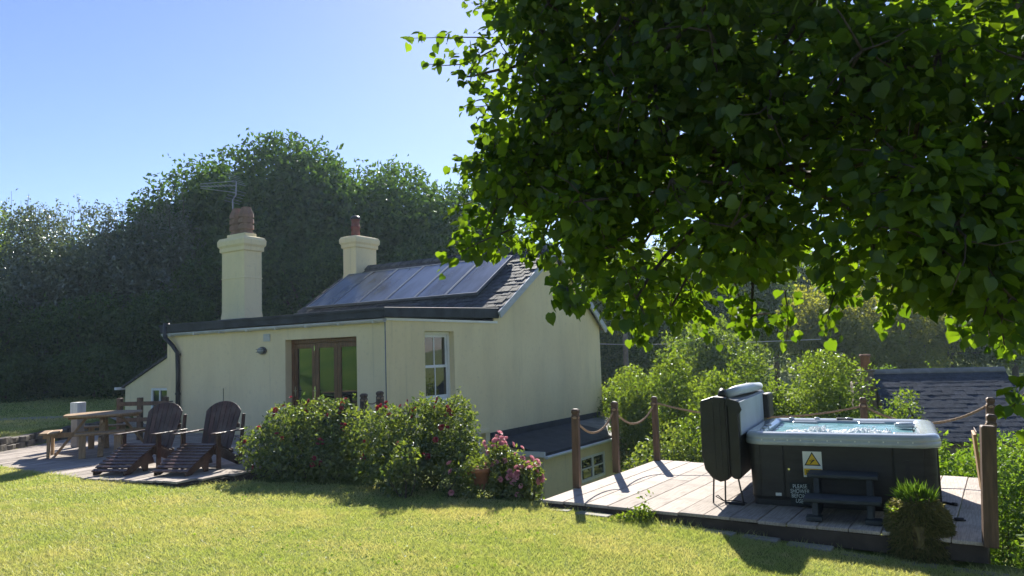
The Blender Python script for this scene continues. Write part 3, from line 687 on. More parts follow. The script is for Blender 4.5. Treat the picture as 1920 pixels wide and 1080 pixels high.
MB().box(0.02, 1.5, 3.54, 3.575, -.52, -.40).build('low_fascia', MAT['white'], cot)
wf = MB()
for u0_, u1_, z0, z1 in ((5.5, 5.57, -1.42, -.8), (6.83, 6.9, -1.42, -.8), (6.16, 6.24, -1.42, -.8), (5.57, 6.16, -.87, -.8), (6.24, 6.83, -.87, -.8), (5.57, 6.16, -1.42, -1.35), (6.24, 6.83, -1.42, -1.35), (5.57, 6.16, -1.12, -1.09), (6.24, 6.83, -1.12, -1.09)):
    wf.box(1.33, 1.385, u0_, u1_, z0, z1)
w3 = wf.build('casement_window', MAT['white'], cot)
for u0_, u1_ in ((5.57, 6.16), (6.24, 6.83)):
    for z0, z1 in ((-1.35, -1.12), (-1.09, -.87)): MB().box(1.345, 1.36, u0_, u1_, z0, z1).build('pane', MAT['glass'], w3)

# television aerial on the left chimney
ta = thing('television_aerial', 'metal television aerial strapped to the taller left chimney', 'aerial', HC, HA)
MB().tube([(-7.0, 1.78, 5.0), (-6.98, 1.75, 6.25), (-6.78, 1.7, 6.35), (-6.76, 1.7, 6.72)], .018, 6).build('mast', MAT['alu'], ta)
bm2 = MB()
for z, z2 in ((6.72, 6.66), (6.60, 6.58), (6.40, 6.54)): bm2.tube([(-6.72, 1.66, z), (-7.86, 1.38, z2 + .1)], .013, 6)
boom = bm2.build('boom', MAT['alu'], ta)
rd = MB()
for k_ in range(5):
    for sgn in (1, -1):
        zz = 6.55 + sgn * (.10 + .07 * k_); xx = -6.66 - .06 * k_
        rd.tube([(xx + .02, 1.42, zz), (xx - .03, 1.95, zz - .02)], .005, 4)
rd.build('reflector', MAT['alu'], ta)
el = MB()
for k_ in range(9):
    x = -6.82 - .115 * k_; el.tube([(x, 1.5 - .03 * k_, 6.62 + .008 * k_), (x - .01, 1.78 - .03 * k_, 6.60 + .008 * k_)], .006, 4)
el.build('elements', MAT['alu'], ta)

# ------------------------------------------------------------------ deck (right)
DA = math.atan2(6.878 - 9.484, 4.224 - .3); DO = (.3, 9.484, 0); DW, DD = 4.71, 3.62
deck = bpy.data.objects.new('deck', None); COL.objects.link(deck); setting(deck); deck.location = DO; deck.rotation_euler = (0, 0, DA)
rr = random.Random(21); x = 0.; i = 0
while x < DW - .05:
    wd_ = min(.295, DW - x); cut = [0.0 + rr.uniform(-.02, .02), DD + rr.uniform(-.02, .02)]
    if i % 2: cut.insert(1, rr.uniform(1.0, 2.6))
    for a, b in zip(cut[:-1], cut[1:]):
        o = MB().box(-wd_ / 2 + .004, wd_ / 2 - .004, -(b - a) / 2 + .002, (b - a) / 2 - .002, -.035, 0).build('plank', MAT['deck'], deck, bevel=.005, seg=1)
        o.location = (x + wd_ / 2, (a + b) / 2, rr.uniform(-.005, .004)); o.rotation_euler = (rr.uniform(-.001, .001), rr.uniform(-.004, .004), 0)
    x += .295; i += 1
MB().box(-.0, DW, .02, .06, -.20, -.04).build('fascia', MAT['joist'], deck, bevel=.01)
MB().box(-.0, .04, .062, DD - .05, -.20, -.04).build('fascia', MAT['joist'], deck); MB().box(DW - .05, DW - .01, .062, DD - .05, -.20, -.04).build('fascia', MAT['joist'], deck)
MB().box(.042, DW - .052, DD - .09, DD - .05, -.20, -.04).build('fascia', MAT['joist'], deck)
for x in np.linspace(.5, DW - .5, 6): MB().box(x - .03, x + .03, .062, DD - .095, -.19, -.045).build('joist', MAT['joist'], deck)
for x in (.15, 1.6, 3.1, 4.55):
    for y in (1.8, 3.5): MB().box(x - .05, x + .05, y - .05, y + .05, -2.6, -.2).build('support', MAT['joist'], deck)
def dpt(x, y, z=0.):
    return (DO[0] + math.cos(DA) * x - math.sin(DA) * y, DO[1] + math.sin(DA) * x + math.cos(DA) * y, z)
def rope_post(label, p, h, lean=(0, 0), s=.047, cat='post', group='rope fence posts', z0=0., plain=False):
    t = thing('rope_post', label, cat, (p[0], p[1], z0), DA * .7, group); t.rotation_euler = (lean[1], lean[0], DA * .7)
    if plain:
        MB().rings([[(a * s * e, b * s * e, z) for a, b in ((-1, -1), (1, -1), (1, 1), (-1, 1))] for e, z in ((1, 0), (1, h * .5), (1, h - .015), (.85, h))], True, True).build('shaft', MAT['post'], t, bevel=.006); return t
    MB().rings([[(a * s * e, b * s * e, z) for a, b in ((-1, -1), (1, -1), (1, 1), (-1, 1))] for e, z in ((1, 0), (1, h - .09), (.86, h - .085), (.86, h - .06), (1, h - .055), (1, h - .02), (.6, h))], True, True).build('shaft', MAT['post'], t, bevel=.005)
    MB().lathe([(s * 1.05, h - .135), (s * 1.32, h - .12), (s * 1.05, h - .10)], 10).build('rope_loop', MAT['rope'], t, True)
    return t
P1 = (.790, 10.21); P2 = (1.483, 11.357); P3 = (2.298, 12.40); P4 = dpt(3.22, DD - .06); P5 = dpt(DW - .03, DD - .04); P6 = dpt(DW - .0, 1.75); P7 = dpt(DW + .02, -.02)
rope_post('brown rope fence post nearest the lawn on the left deck edge', P1, 1.06, (.02, 0))
rope_post('brown rope fence post second from the lawn on the left deck edge', P2, 1.06, (.015, 0))
rope_post('brown rope fence post at the back left corner of the deck', P3, 1.05)
rope_post('brown rope fence post behind the hot tub below the stone chimney', P4, 1.05)
rope_post('round capped rope fence post at back right corner of the deck', P5, 1.06, (.07, 0))
rope_post('short brown post in the middle of the right deck edge', P6, 1.0, (.075, 0))
rope_post('thick brown post at the front right deck corner beside mossy stump', P7, 1.08, (.055, 0), .058, z0=-.03, plain=True)
def rope(label, a, b, sag, rad=.016, group='ropes slung between fence posts'):
    a = Vector(a); b = Vector(b); n = 18; mb = MB(); dirv = (b - a)
    for ph in (0, 2.1, 4.2):
        pts = []
        for i in range(n * 3 + 1):
            t = i / (n * 3); p = a + dirv * t; p.z -= sag * 4 * t * (1 - t)
            an = ph + t * dirv.length * 32; p += Vector((0, 1, 0)).cross(dirv.normalized()).normalized() * math.cos(an) * rad * .5 + Vector((0, 1, 0)) * math.sin(an) * rad * .5
            pts.append(p)
        mb.tube(pts, rad * .62, 5)
    return tag(mb.build('rope', MAT['rope'], None, True), label, 'rope', group)
tz = .93
rope('rope sagging between first and second left deck posts', (*P1, tz), (*P2, tz), .26)
rope('rope sagging between second left deck post and back left corner', (*P2, tz), (*P3, tz), .26)
rope('long rope from back left deck corner passing behind tub cover', (*P3, tz + .02), (P4[0], P4[1], tz), .20)
rope('rope sagging across the slate roof behind the hot tub', (P4[0], P4[1], tz), (P5[0] + .04, P5[1], tz + .02), .24)
# wooden board hung on the right posts, seen on edge
sg = thing('notice_board', 'thin pale wooden notice board seen edge on, hung on right deck post', 'sign', (P6[0] - .03, P6[1] - .35, .25), DA + R(90) - R(52))
MB().box(-.25, .25, -.012, .012, 0, .62).build('panel', MAT['signwood'], sg, bevel=.004)
MB().box(-.27, .27, -.02, -.0125, .60, .65).build('top_rail', MAT['post'], sg, bevel=.004)
sg.location = (P7[0] + .17, P7[1] + .33, .40); sg.rotation_euler = (R(-3), R(0), R(61)); sg.scale = (.8, 1, .88)
# cable left on the deck
tag(MB().tube([dpt(DW - .62, .95, .008), dpt(DW - .5, .9, .008), dpt(DW - .38, .86, .008), dpt(DW - .30, .80, .008), dpt(DW - .2, .83, .008)], .009, 6).tube([dpt(DW - .30, .80, .016), dpt(DW - .22, .83, .016)], .02, 6).build('cable', MAT['black'], None, True),
    'short black cable end lying on deck boards right of hot tub', 'cable')
tag(MB().tube([dpt(DW - .52, 1.62, .012), dpt(DW - .42, 1.66, .012), dpt(DW - .36, 1.6, .012)], .016, 6).tube([dpt(DW - .36, 1.6, .015), dpt(DW - .31, 1.58, .015)], .022, 6).build('hose_fitting', MAT['black'], None, True),
    'black hose fitting lying at the back foot of hot tub', 'hose')
# edging slabs in front of the deck
sr = random.Random(4)
names = ['concrete edging slab at the left front corner of deck', 'concrete edging slab below first rope post', 'concrete edging slab by the small weed', 'concrete edging slab below the folded tub cover', 'concrete edging slab in front of chalk sign', 'concrete edging slab in front of tub steps', 'concrete edging slab left of mossy stump', 'concrete edging slab behind mossy stump', 'concrete edging slab right of mossy stump', 'concrete edging slab at foot of thick right corner post']
for i, lab in enumerate(names):
    x = .05 + i * .485; p = dpt(x + .23, -.10 - .04 * (i > 6))
    hw_ = sr.uniform(.15, .225); o = tag(MB().box(-hw_, hw_, -sr.uniform(.06, .1), .08, -.05, .012).build('edging_slab', MAT['slab'], None, bevel=.012), lab, 'slab', 'slabs edging the deck front')
    o.location = (p[0], p[1], float(gz(p[0], p[1])) + sr.uniform(-.012, .012)); o.rotation_euler = (sr.uniform(-.05, .05), sr.uniform(-.05, .05), DA + sr.uniform(-.06, .06))

# ------------------------------------------------------------------ hot tub
TA = R(-27); TO = (2.70, 8.80, .006); TW, TD = 1.93, 1.78
tub = thing('hot_tub', 'square hot tub with grey acrylic rim and dark cabinet on deck', 'hot tub', TO, TA)
def rrect(e, z, r=.20, n=6):
    x0, x1, y0, y1 = -e, TW + e, -e, TD + e; r = max(.03, r + e); pts = []
    for cx, cy, a0 in ((x1 - r, y0 + r, -90), (x1 - r, y1 - r, 0), (x0 + r, y1 - r, 90), (x0 + r, y0 + r, 180)):
        for k in range(n + 1): an = R(a0 + 90 * k / n); pts.append((cx + r * math.cos(an), cy + r * math.sin(an), z))
    return pts
MB().rings([rrect(-.03, 0, .09), rrect(-.03, .06, .09), rrect(-.015, .10, .09), rrect(0, .72, .09)], True, True).build('cabinet', MAT['cabinet'], tub)
for x0, x1 in ((.13, .38), (.40, 1.50), (1.52, 1.80)):
    MB().box(x0, x1, -.014, .03, .10, .70).build('panel', MAT['cabinet'], tub, bevel=.006)
for y0, y1 in ((.13, .42), (.44, 1.34), (1.36, 1.65)):
    MB().box(TW - .03, TW + .014, y0, y1, .10, .70).build('panel', MAT['cabinet'], tub, bevel=.006)
MB().box(1.62, 1.66, -.022, -.0145, .36, .56).build('latch', MAT['black'], tub)
MB().lathe([(.014, 0), (.014, .006)], 10, (0, 0, 0)).build('screw', MAT['chrome'], tub).matrix_local = Matrix.Translation((.44, -.015, .42)) @ Matrix.Rotation(R(90), 4, 'X')
MB().box(.28, .345, -.024, -.0145, .115, .15).build('drain_cap', MAT['card'], tub, bevel=.004)
rp = [(.015, .685), (.045, .69), (.055, .70), (.055, .745), (.048, .752), (.052, .76), (.045, .795), (.02, .822), (-.015, .832), (-.10, .83), (-.135, .822), (-.165, .80)]
MB().rings([rrect(e, z) for e, z in rp]).build('rim', MAT['rim'], tub, True)
bp = [(-.165, .80), (-.19, .76), (-.21, .62), (-.25, .55), (-.42, .52), (-.46, .25), (-.50, .22)]
MB().rings([rrect(e, z) for e, z in bp], False, True).build('basin', MAT['basin'], tub, True)
# water surface with ripples
_WZ_ = .782; wv = []; wf_ = []; nx_, ny_ = 40, 36
for j in range(ny_ + 1):
    for i in range(nx_ + 1):
        x = .20 + (TW - .40) * i / nx_; y = .20 + (TD - .40) * j / ny_
        wv.append((x, y, _WZ_ + .006 * math.sin(9 * x + 5 * math.sin(4 * y)) * math.cos(11 * y + 3 * x)))
for j in range(ny_):
    for i in range(nx_): k = j * (nx_ + 1) + i; wf_.append((k, k + 1, k + nx_ + 2, k + nx_ + 1))
wo = MB().add(wv, wf_).build('water', MAT['water'], tub, True)
fm = MB(); fr_ = random.Random(8)
def blob(mb, x, y, z, r, h):
    mb.lathe([(r, 0), (r * .93, h * .45), (r * .6, h * .85), (r * .15, h)], 7, (x, y, z), False)
for _ in range(330):
    t = fr_.random(); x = .38 + 1.12 * t; y = .52 + fr_.gauss(0, .09) + .05 * math.sin(6 * x)
    bmp = .35 + .9 * math.exp(-((x - .72) / .10) ** 2) + .5 * math.exp(-((x - 1.2) / .16) ** 2)
    blob(fm, x, y, .780, fr_.uniform(.012, .032), fr_.uniform(.02, .07) * bmp)
for _ in range(50): blob(fm, fr_.uniform(.35, 1.55), fr_.uniform(.5, 1.3), .781, fr_.uniform(.006, .014), fr_.uniform(.006, .012))
stuff(fm.build('foam', MAT['foam'], wo, True))
for x, w_ in ((.48, .16), (1.28, .16)):                               # headrests on the far side
    MB().rings([[(x + w_ * a, TD - .20 + .03 * b_, .805 + dz) for a, b_ in ((-1, -1), (1, -1), (1, 1), (-1, 1))] for dz in (-.06, 0)], True, True).build('headrest', MAT['rim'], tub, bevel=.02)
for x, y in ((.14, .42), (.14, .75), (.30, TD - .10), (.62, TD - .09), (1.0, TD - .09)):
    MB().lathe([(.035, .826), (.035, .842), (.02, .85)], 12, (x, y, 0)).build('control_knob', MAT['rim'], tub, True)
for k_ in range(3): MB().bar((TW - .40, .20 + .075 * k_, .80), (TW - .14, .20 + .075 * k_, .80), .05, .03).build('filter_slat', MAT['rim'], tub, bevel=.01)
MB().rings([[(TW - .28 + r * math.cos(t), TD * .5 + .16 + r * .8 * math.sin(t), z) for t in np.linspace(0, 6.283, 16, endpoint=False)] for r, z in ((.11, .80), (.11, .845), (.07, .86))], True, True).build('filter_lid', MAT['rim'], tub, True)
MB().box(.86, 1.06, TD - .14, TD - .07, .828, .845).build('control_panel', MAT['black'], tub, bevel=.006)
for i in range(12): MB().box(.16 + i * .14, .175 + i * .14, -.059, -.045, .742, .758).build('rim_clip', MAT['card'], tub)

# folded cover standing at the left side
cv = thing('tub_cover', 'black folded hot tub cover with pale underside standing upright left of tub', 'cover', TO, TA)
body = [(-.50, 1.20), (-.51, .55), (-.48, .40), (-.40, .30), (-.31, .26), (-.24, .28), (-.20, .30), (-.20, 1.24), (-.34, 1.25)]
MB().prism(body, 'y', -.16, 1.95).build('lid_half', MAT['vinyl'], cv, bevel=.025, seg=3)
body2 = [(-.192, 1.23), (-.192, .34), (-.15, .30), (-.085, .30), (-.06, .33), (-.06, 1.16), (-.09, 1.20)]
MB().prism(body2, 'y', -.15, 1.97).build('lid_half', MAT['vinyl'], cv, bevel=.02, seg=3)
MB().box(-.058, -.045, -.10, 1.60, .80, 1.185).build('underside', MAT['under'], cv, bevel=.004)
MB().box(-.07, .035, 1.62, 1.98, .84, 1.17).build('skirt', MAT['vinyl'], cv, bevel=.02)
fl_ = MB(); fl_.add([(-.19, -.162, 1.235), (-.05, -.165, 1.19), (-.015, -.17, 1.10), (-.05, -.172, 1.05), (-.12, -.168, 1.12), (-.19, -.165, 1.15)], [(0, 1, 2, 3, 4, 5)])
fl_.build('flap', MAT['vinyl'], cv)
MB().tube([(-.22, .05, 1.262), (-.17, .5, 1.285), (-.12, 1.1, 1.285), (-.10, 1.72, 1.27)], [.055, .062, .062, .05], 12).build('cushion_roll', MAT['under'], cv, True)
MB().tube([(-.26, -.03, 1.24), (-.26, .03, 1.31)], [.05, .045], 10).build('hinge_end', MAT['vinyl'], cv, True)
for x in (-.35, -.275, -.195): MB().bar((x, -.164, .34), (x, -.164, 1.20), .012, .01).build('seam', MAT['black'], cv)
for (x, x2) in ((-.40, -.42), (-.27, -.28), (-.13, -.07)): MB().tube([(x, -.05, .35), (x2, -.07, .0)], .011, 6).build('leg', MAT['black'], cv)
MB().tube([(-.28, -.07, .02), (-.36, -.1, .10), (-.40, -.02, .07), (-.33, .05, .01), (-.2, .1, .01), (-.05, -.02, .012)], .006, 5).build('strap', MAT['black'], cv, True)
MB().tube([(-.07, -.07, .0), (-.1, -.1, .015), (-.28, -.08, .015)], .016, 6).build('foot', MAT['black'], cv)

# steps
st = thing('tub_steps', 'grey resin two tread steps in front of the hot tub', 'steps', TO, TA)
MB().box(.66, 1.36, -.34, -.04, .385, .43).build('tread', MAT['step'], st, bevel=.015, seg=3)
MB().box(.64, 1.38, -.66, -.35, .185, .23).build('tread', MAT['step'], st, bevel=.015, seg=3)
for x in (.72, 1.24):
    MB().prism([(-.64, 0), (-.05, 0), (-.05, .384), (-.31, .384), (-.34, .20), (-.36, .184), (-.60, .184)], 'x', x, x + .06).build('side_frame', MAT['step'], st, bevel=.01)
for x in (.66, 1.22): MB().box(x, x + .16, -.69, -.55, 0, .05).build('foot', MAT['step'], st, bevel=.012)

# warning sign on the cabinet
ws = thing('warning_sign', 'white warning sign with yellow triangle fixed to hot tub front', 'sign', TO, TA)
WX, WZ = .595, .34
MB().box(WX, WX + .20, -.0185, -.0145, WZ, WZ + .285).build('plate', MAT['card'], ws)
def tri(s, y0, y1, mat, nm):
    cx, cz = WX + .10, WZ + .185
    MB().prism([(cx - .080 * s, cz - .052 * s), (cx + .080 * s, cz - .052 * s), (cx, cz + .088 * s)], 'y', y0, y1).build(nm, mat, ws)
tri(1.08, -.0200, -.0187, MAT['ink'], 'triangle_border'); tri(.84, -.0214, -.0202, MAT['yellow'], 'triangle')
pm_ = MB(); cx, cz = WX + .10, WZ + .185
pm_.bar((cx - .022, -.022, cz - .036), (cx + .004, -.022, cz - .006), .002, .010).bar((cx + .004, -.022, cz - .006), (cx + .024, -.022, cz + .010), .002, .012)
pm_.bar((cx - .03, -.022, cz - .002), (cx + .006, -.022, cz - .008), .002, .008).bar((cx - .006, -.022, cz + .012), (cx + .008, -.022, cz + .0), .002, .007)
pm_.lathe([(.0075, 0), (.0075, .002)], 8, (cx + .012, -.022, cz + .022)).build('pictogram', MAT['ink'], ws)
MB().box(WX + .008, WX + .192, -.0205, -.0187, WZ + .022, WZ + .095).build('text_panel', MAT['yellow'], ws)
tx = MB(); tr = random.Random(2)
for row, zz in enumerate((WZ + .068, WZ + .043)):                      # lettering too small to read in the photograph
    x = WX + .03
    while x < WX + .17:
        l_ = tr.uniform(.008, .014); tx.box(x, x + l_, -.0215, -.0207, zz - .006, zz + tr.choice((.005, .008))); x += l_ + .004
stuff(tx.build('lettering', MAT['ink'], ws))
# chalk sign leaning on the cabinet
cs = thing('chalk_sign', 'small black board with chalk lettering leaning on hot tub', 'sign', TO, TA)
cb = MB().box(.44, .66, -.035, -.025, .03, .27).build('board', MAT['board'], cs)
for i, wtxt in enumerate(('PLEASE', 'SHOWER', 'BEFORE', 'USE')):
    cu = bpy.data.curves.new('lettering', 'FONT'); cu.body = wtxt; cu.size = .062; cu.align_x = 'CENTER'; cu.extrude = .0006; cu.shear = .12 if i % 2 else -.05
    tmp = bpy.data.objects.new('tmp', cu); COL.objects.link(tmp); bpy.context.view_layer.update()
    lme = bpy.data.meshes.new_from_object(tmp.evaluated_get(bpy.context.evaluated_depsgraph_get())); bpy.data.objects.remove(tmp); bpy.data.curves.remove(cu)
    lme.materials.clear(); lme.materials.append(MAT['chalk']); to = bpy.data.objects.new('lettering', lme); COL.objects.link(to); to.parent = cb
    to.location = (.55 - .006 * i, -.037, .215 - .054 * i); to.rotation_euler = (R(90), R(-2 + 2 * i), 0); to.scale = (.80, 1, 1)

# ------------------------------------------------------------------ furniture on the patio
def adirondack(label, loc, rz):
    t = thing('adirondack_chair', label, 'chair', (loc[0], loc[1], .203), rz, 'brown chairs on the patio'); m_ = MAT['adiron']
    for i in range(9):                                                # footrest and seat slats
        y = .03 + .074 * i; z = .075 + .30 * (i / 8) ** .9
        o = MB().box(-.31, .31, -.033, .033, -.011, .011).build('foot_slat', m_, t, bevel=.004, seg=1); o.location = (0, y, z); o.rotation_euler = (R(26) - R(12) * i / 8, 0, 0)
    for i in range(5):
        y = .72 + .082 * i; z = .375 - .035 * i
        o = MB().box(-.30, .30, -.037, .037, -.011, .011).build('seat_slat', m_, t, bevel=.004, seg=1); o.location = (0, y, z); o.rotation_euler = (R(-22), 0, 0)
    def arch(x): return .74 + .27 * math.sqrt(max(0., 1 - (x / .36) ** 2))
    for i in range(7):                                                # fanned back slats with an arched top
        k_ = i - 3; xb = k_ * .078; xt = k_ * .094; w0, w1 = .0365, .0445
        def bp_(x, z): return Vector((x, 1.02 + (z - .22) * .36, z))
        upn = Vector((0, -1, .36)).normalized() * .010
        out_l = [bp_(xb - w0, .22), bp_(xb + w0, .22), bp_(xt + w1, arch(xt + w1) if abs(xt + w1) < .355 else .76), bp_(xt, arch(xt)), bp_(xt - w1, arch(xt - w1) if abs(xt - w1) < .355 else .76)]
        MB().add([p - upn for p in out_l] + [p + upn for p in out_l], [(4, 3, 2, 1, 0), (5, 6, 7, 8, 9)] + [(a, (a + 1) % 5, 5 + (a + 1) % 5, 5 + a) for a in range(5)]).build('back_slat', m_, t, bevel=.004, seg=1)
    for s in (-1, 1):
        MB().box(s * .345 - .05, s * .345 + .05, .52, 1.30, .545, .567).build('armrest', m_, t, bevel=.008)
        MB().box(s * .325 - .014, s * .325 + .014, .64, .73, 0, .545).build('front_leg', m_, t, bevel=.004)
        MB().prism([(1.16, 0), (1.24, 0), (1.34, .80), (1.28, .80)], 'x', s * .335 - .014, s * .335 + .014).build('back_post', m_, t, bevel=.004)
        MB().prism([(.62, .24), (.62, .36), (.70, .36), (1.30, .10), (1.34, 0), (1.20, 0)], 'x', s * .285 - .012, s * .285 + .012).build('stringer', m_, t, bevel=.004)
        MB().prism([(.0, 0), (.0, .06), (.66, .355), (.66, .26), (.52, .16), (.50, 0), (.42, 0), (.36, .10), (.12, .0)], 'x', s * .27 - .012, s * .27 + .012).build('foot_rail', m_, t, bevel=.003)
    MB().bar((-.32, 1.215, .62), (.32, 1.215, .62), .03, .07).build('back_rail', m_, t, bevel=.004)
    MB().bar((-.30, 1.075, .24), (.30, 1.075, .24), .03, .07).build('back_rail', m_, t, bevel=.004)
    return t
adirondack('dark brown fan back chair nearer the cottage door and rose bush', (-5.13, 11.08), R(-15))
adirondack('dark brown fan back chair nearer the picnic table', (-6.17, 11.33), R(-13))

pt_ = thing('picnic_table', 'octagonal pale timber picnic table with attached benches on patio', 'table', (-7.97, 14.45, .203), R(-20)); m_ = MAT['picnic']
Rr = .66
for i in range(9):                                                    # top planks, clipped to an octagon
    y = -.59 + i * .1475; hw = min(Rr * 1.0, Rr * 1.414 - abs(y) - .0) if abs(y) > Rr * .414 else Rr
    ya, yb = y - .07, y + .07
    def hx(v_): return Rr if abs(v_) < Rr * .414 else max(.05, Rr * 1.414 - abs(v_))
    o = MB().prism([(-hx(ya), ya), (hx(ya), ya), (hx(yb), yb), (-hx(yb), yb)], 'z', .715, .752).build('top_plank', m_, pt_, bevel=.005, seg=1)
for a in (0, 90): 
    c_, s_ = math.cos(R(a + 45)), math.sin(R(a + 45))
    MB().bar((-c_ * .60, -s_ * .60, .685 - a * .0006), (c_ * .60, s_ * .60, .685 - a * .0006), .045, .06).build('top_bearer', m_, pt_)
    MB().bar((-c_ * 1.0, -s_ * 1.0, .375 - a * .0006), (c_ * 1.0, s_ * 1.0, .375 - a * .0006), .045, .09).build('bench_beam', m_, pt_)
for a in (45, 135, 225, 315):
    c_, s_ = math.cos(R(a)), math.sin(R(a)); tx_, ty_ = -s_, c_
    MB().bar((c_ * .28, s_ * .28, .69), (c_ * .80, s_ * .80, 0.), .045, .095, (tx_, ty_, 0)).build('leg', m_, pt_, bevel=.004)
    for k_ in range(2):
        rr_ = .80 + .15 * k_; L_ = .40
        MB().bar((c_ * rr_ - tx_ * L_, s_ * rr_ - ty_ * L_, .437), (c_ * rr_ + tx_ * L_, s_ * rr_ + ty_ * L_, .437), .14, .036).build('seat_plank', m_, pt_, bevel=.005, seg=1)
    for sg_ in (-1, 1):
        px_, py_ = c_ * .875 + tx_ * .28 * sg_, s_ * .875 + ty_ * .28 * sg_
        MB().bar((px_, py_, 0), (px_, py_, .418), .11, .05, (c_, s_, 0)).build('bench_leg', m_, pt_, bevel=.004)

wp = thing('marker_post', 'short square post with white top standing behind the picnic table', 'post', (-9.15, 15.6, .2), R(-20))
MB().box(-.09, .09, -.09, .09, 0, .62).build('shaft', M('grey_post', (.30, .25, .20), .8, .2, 4), wp, bevel=.01)
MB().box(-.105, .105, -.105, .105, .622, .92).build('top', M('white_post_top', (.66, .64, .60), .7, .12, 5, stretch=(6, 6, .6), dirt=(.45, .38, .32)), wp, bevel=.012)
fn = thing('garden_fence', 'low dark timber post and rail fence behind the brown chairs', 'fence', (-8.3, 16.6, .2), R(-6))
for x in (-.54, -.06, .54): MB().box(x - .05, x + .05, -.05, .05, 0, .93).build('post', MAT['post'], fn, bevel=.008)
for z in (.80, .45): MB().box(-.56, .62, -.075, -.052, z - .045, z + .045).build('rail', MAT['post'], fn, bevel=.006)
# two posts by the cottage corner with a slack rope
rope_post('brown post left of pair in front of the cottage corner', (-2.64, 12.98), 1.03, (0, 0), .05, group='posts by the cottage corner', z0=.2)
rope_post('brown post right of pair in front of the cottage corner', (-2.36, 12.98), 1.06, (0, 0), .05, group='posts by the cottage corner', z0=.2)
rope('dark slack rope between the two posts by cottage corner', (-2.62, 12.98, 1.10), (-2.38, 12.98, 1.11), .06, .011)
rope('dark rope slanting down behind the rose bush', (-2.60, 12.96, 1.08), (-2.42, 12.6, .72), .02, .011)
# thin cane leaning on the downpipe wall
tag(MB().tube([(-8.05, 16.5, .22), (-7.93, 17.05, .95), (-7.97, 17.0, 1.0), (-7.86, 17.1, 1.0)], .014, 5).build('garden_cane', MAT['black'], None), 'thin dark cane leaning on cream wall beside downpipe', 'cane')

# ------------------------------------------------------------------ roses and garden plants
def bloom_mesh(name, mat, r):
    rg = np.random.default_rng(len(name)); vs_ = []; fs_ = []
    for ring, (nn, rad, h, tl) in enumerate(((6, 1., .15, .5), (5, .75, .35, .6), (4, .45, .5, .7))):
        for i in range(nn):
            a = 2 * math.pi * i / nn + ring * .5; w_ = .62
            for (da, rr_, hh) in ((-.25, .15, 0), (.25, .15, 0), (w_, rad * .9, h + .25 * tl), (0, rad * 1.05, h + .35 * tl), (-w_, rad * .9, h + .25 * tl)):
                vs_.append((r * rr_ * math.cos(a + da), r * rr_ * math.sin(a + da), r * hh))
            b = len(vs_) - 5; fs_ += [(b, b + 1, b + 2, b + 3, b + 4)]
    me = bpy.data.meshes.new(name); me.from_pydata(vs_, [], fs_); me.update(); me.materials.append(mat); return me
red_b = bloom_mesh('red_bloom', LEAF['red'], .034); pink_b = bloom_mesh('pink_bloom_', LEAF['pink'], .040)
def blooms(parent, pts, me, rg, name='bloom'):
    for p, d in pts:
        o = link(name, me, parent); o.location = p; q = Vector(d).normalized().to_track_quat('Z', 'Y'); o.rotation_euler = q.to_euler()
        s = rg.uniform(.8, 1.35); o.scale = (s, s, s * rg.uniform(.8, 1.2))
def bush(name, label, loc, lobes, n, size, mat, seed, stems=10, cat='shrub', group=None, sig=.2, wide=.55, droop=.25):
    t = thing(name, label, cat, loc, 0, group); rg = np.random.default_rng(seed)
    foliage(t, lobes, n, size, LEAF[mat], rg, 'foliage', sig, droop, wide)
    mb_ = MB()
    for i in range(stems):
        l = lobes[i % len(lobes)]; d = rg.normal(size=3) * .5
        limb(mb_, (l[0] * .5 + rg.normal() * .08, l[1] * .5 + rg.normal() * .08, -.05), (l[0] + d[0] * l[3], l[1] + d[1] * l[4], l[2] + (abs(d[2])) * l[5]), .014, .004, rg, 5, .1, 5)
    mb_.build('stems', MAT['bark'], t, True)
    return t
def outer(lobes, k_, rg, face=(-.2, -1, .5), thr=.3):
    out = []; f_ = np.array(face) / np.linalg.norm(face)
    while len(out) < k_:
        l = lobes[rg.integers(len(lobes))]; d = rg.normal(size=3); d /= np.linalg.norm(d)
        if d @ f_ < thr: continue
        p = np.array(l[:3]) + d * np.array(l[3:6]) * rg.uniform(.95, 1.06)
        if any((((p - np.array(m[:3])) / np.array(m[3:6])) ** 2).sum() < .7 for m in lobes): continue
        for _ in range(int(rg.integers(1, 5))):
            if len(out) < k_: out.append((tuple(p + rg.normal(size=3) * .05), tuple(d + rg.normal(size=3) * .3)))
    return out
rgb = np.random.default_rng(31)
LB1 = [(-.95, .25, .48, .42, .42, .45), (-.6, .45, .64, .55, .5, .50), (-.1, .55, .72, .55, .5, .52), (.38, .45, .66, .5, .5, .48), (-.35, -.1, .30, .75, .40, .34), (.25, -.15, .28, .6, .38, .32), (-.72, .5, 1.0, .28, .25, .24), (-.2, .65, 1.1, .25, .25, .22), (.15, .6, 1.08, .22, .2, .2), (-.3, .15, .5, .7, .4, .36), (.3, .15, .48, .5, .4, .36)]
LB1 = [(l[0], l[1], l[2] * .90, l[3], l[4], l[5] * .90) for l in LB1]
b1 = bush('rose_bush', 'large green rose bush with red blooms, left of the two, before door', (-2.95, 11.35, .06), LB1, 11000, .062, 'rose', 41)
blooms(b1, outer(LB1, 34, rgb), red_b, rgb)
LB2 = [(-.55, .5, .66, .5, .5, .50), (0., .5, .72, .5, .5, .55), (.45, .45, .72, .46, .46, .52), (-.1, -.1, .30, .7, .40, .34), (.45, -.1, .30, .45, .38, .32), (.55, .5, 1.10, .30, .3, .26), (.1, .6, 1.13, .3, .3, .22), (-.45, .6, 1.05, .25, .25, .2), (.72, .1, .45, .26, .3, .4), (-.2, .15, .52, .6, .4, .38), (.4, .15, .54, .45, .4, .38)]
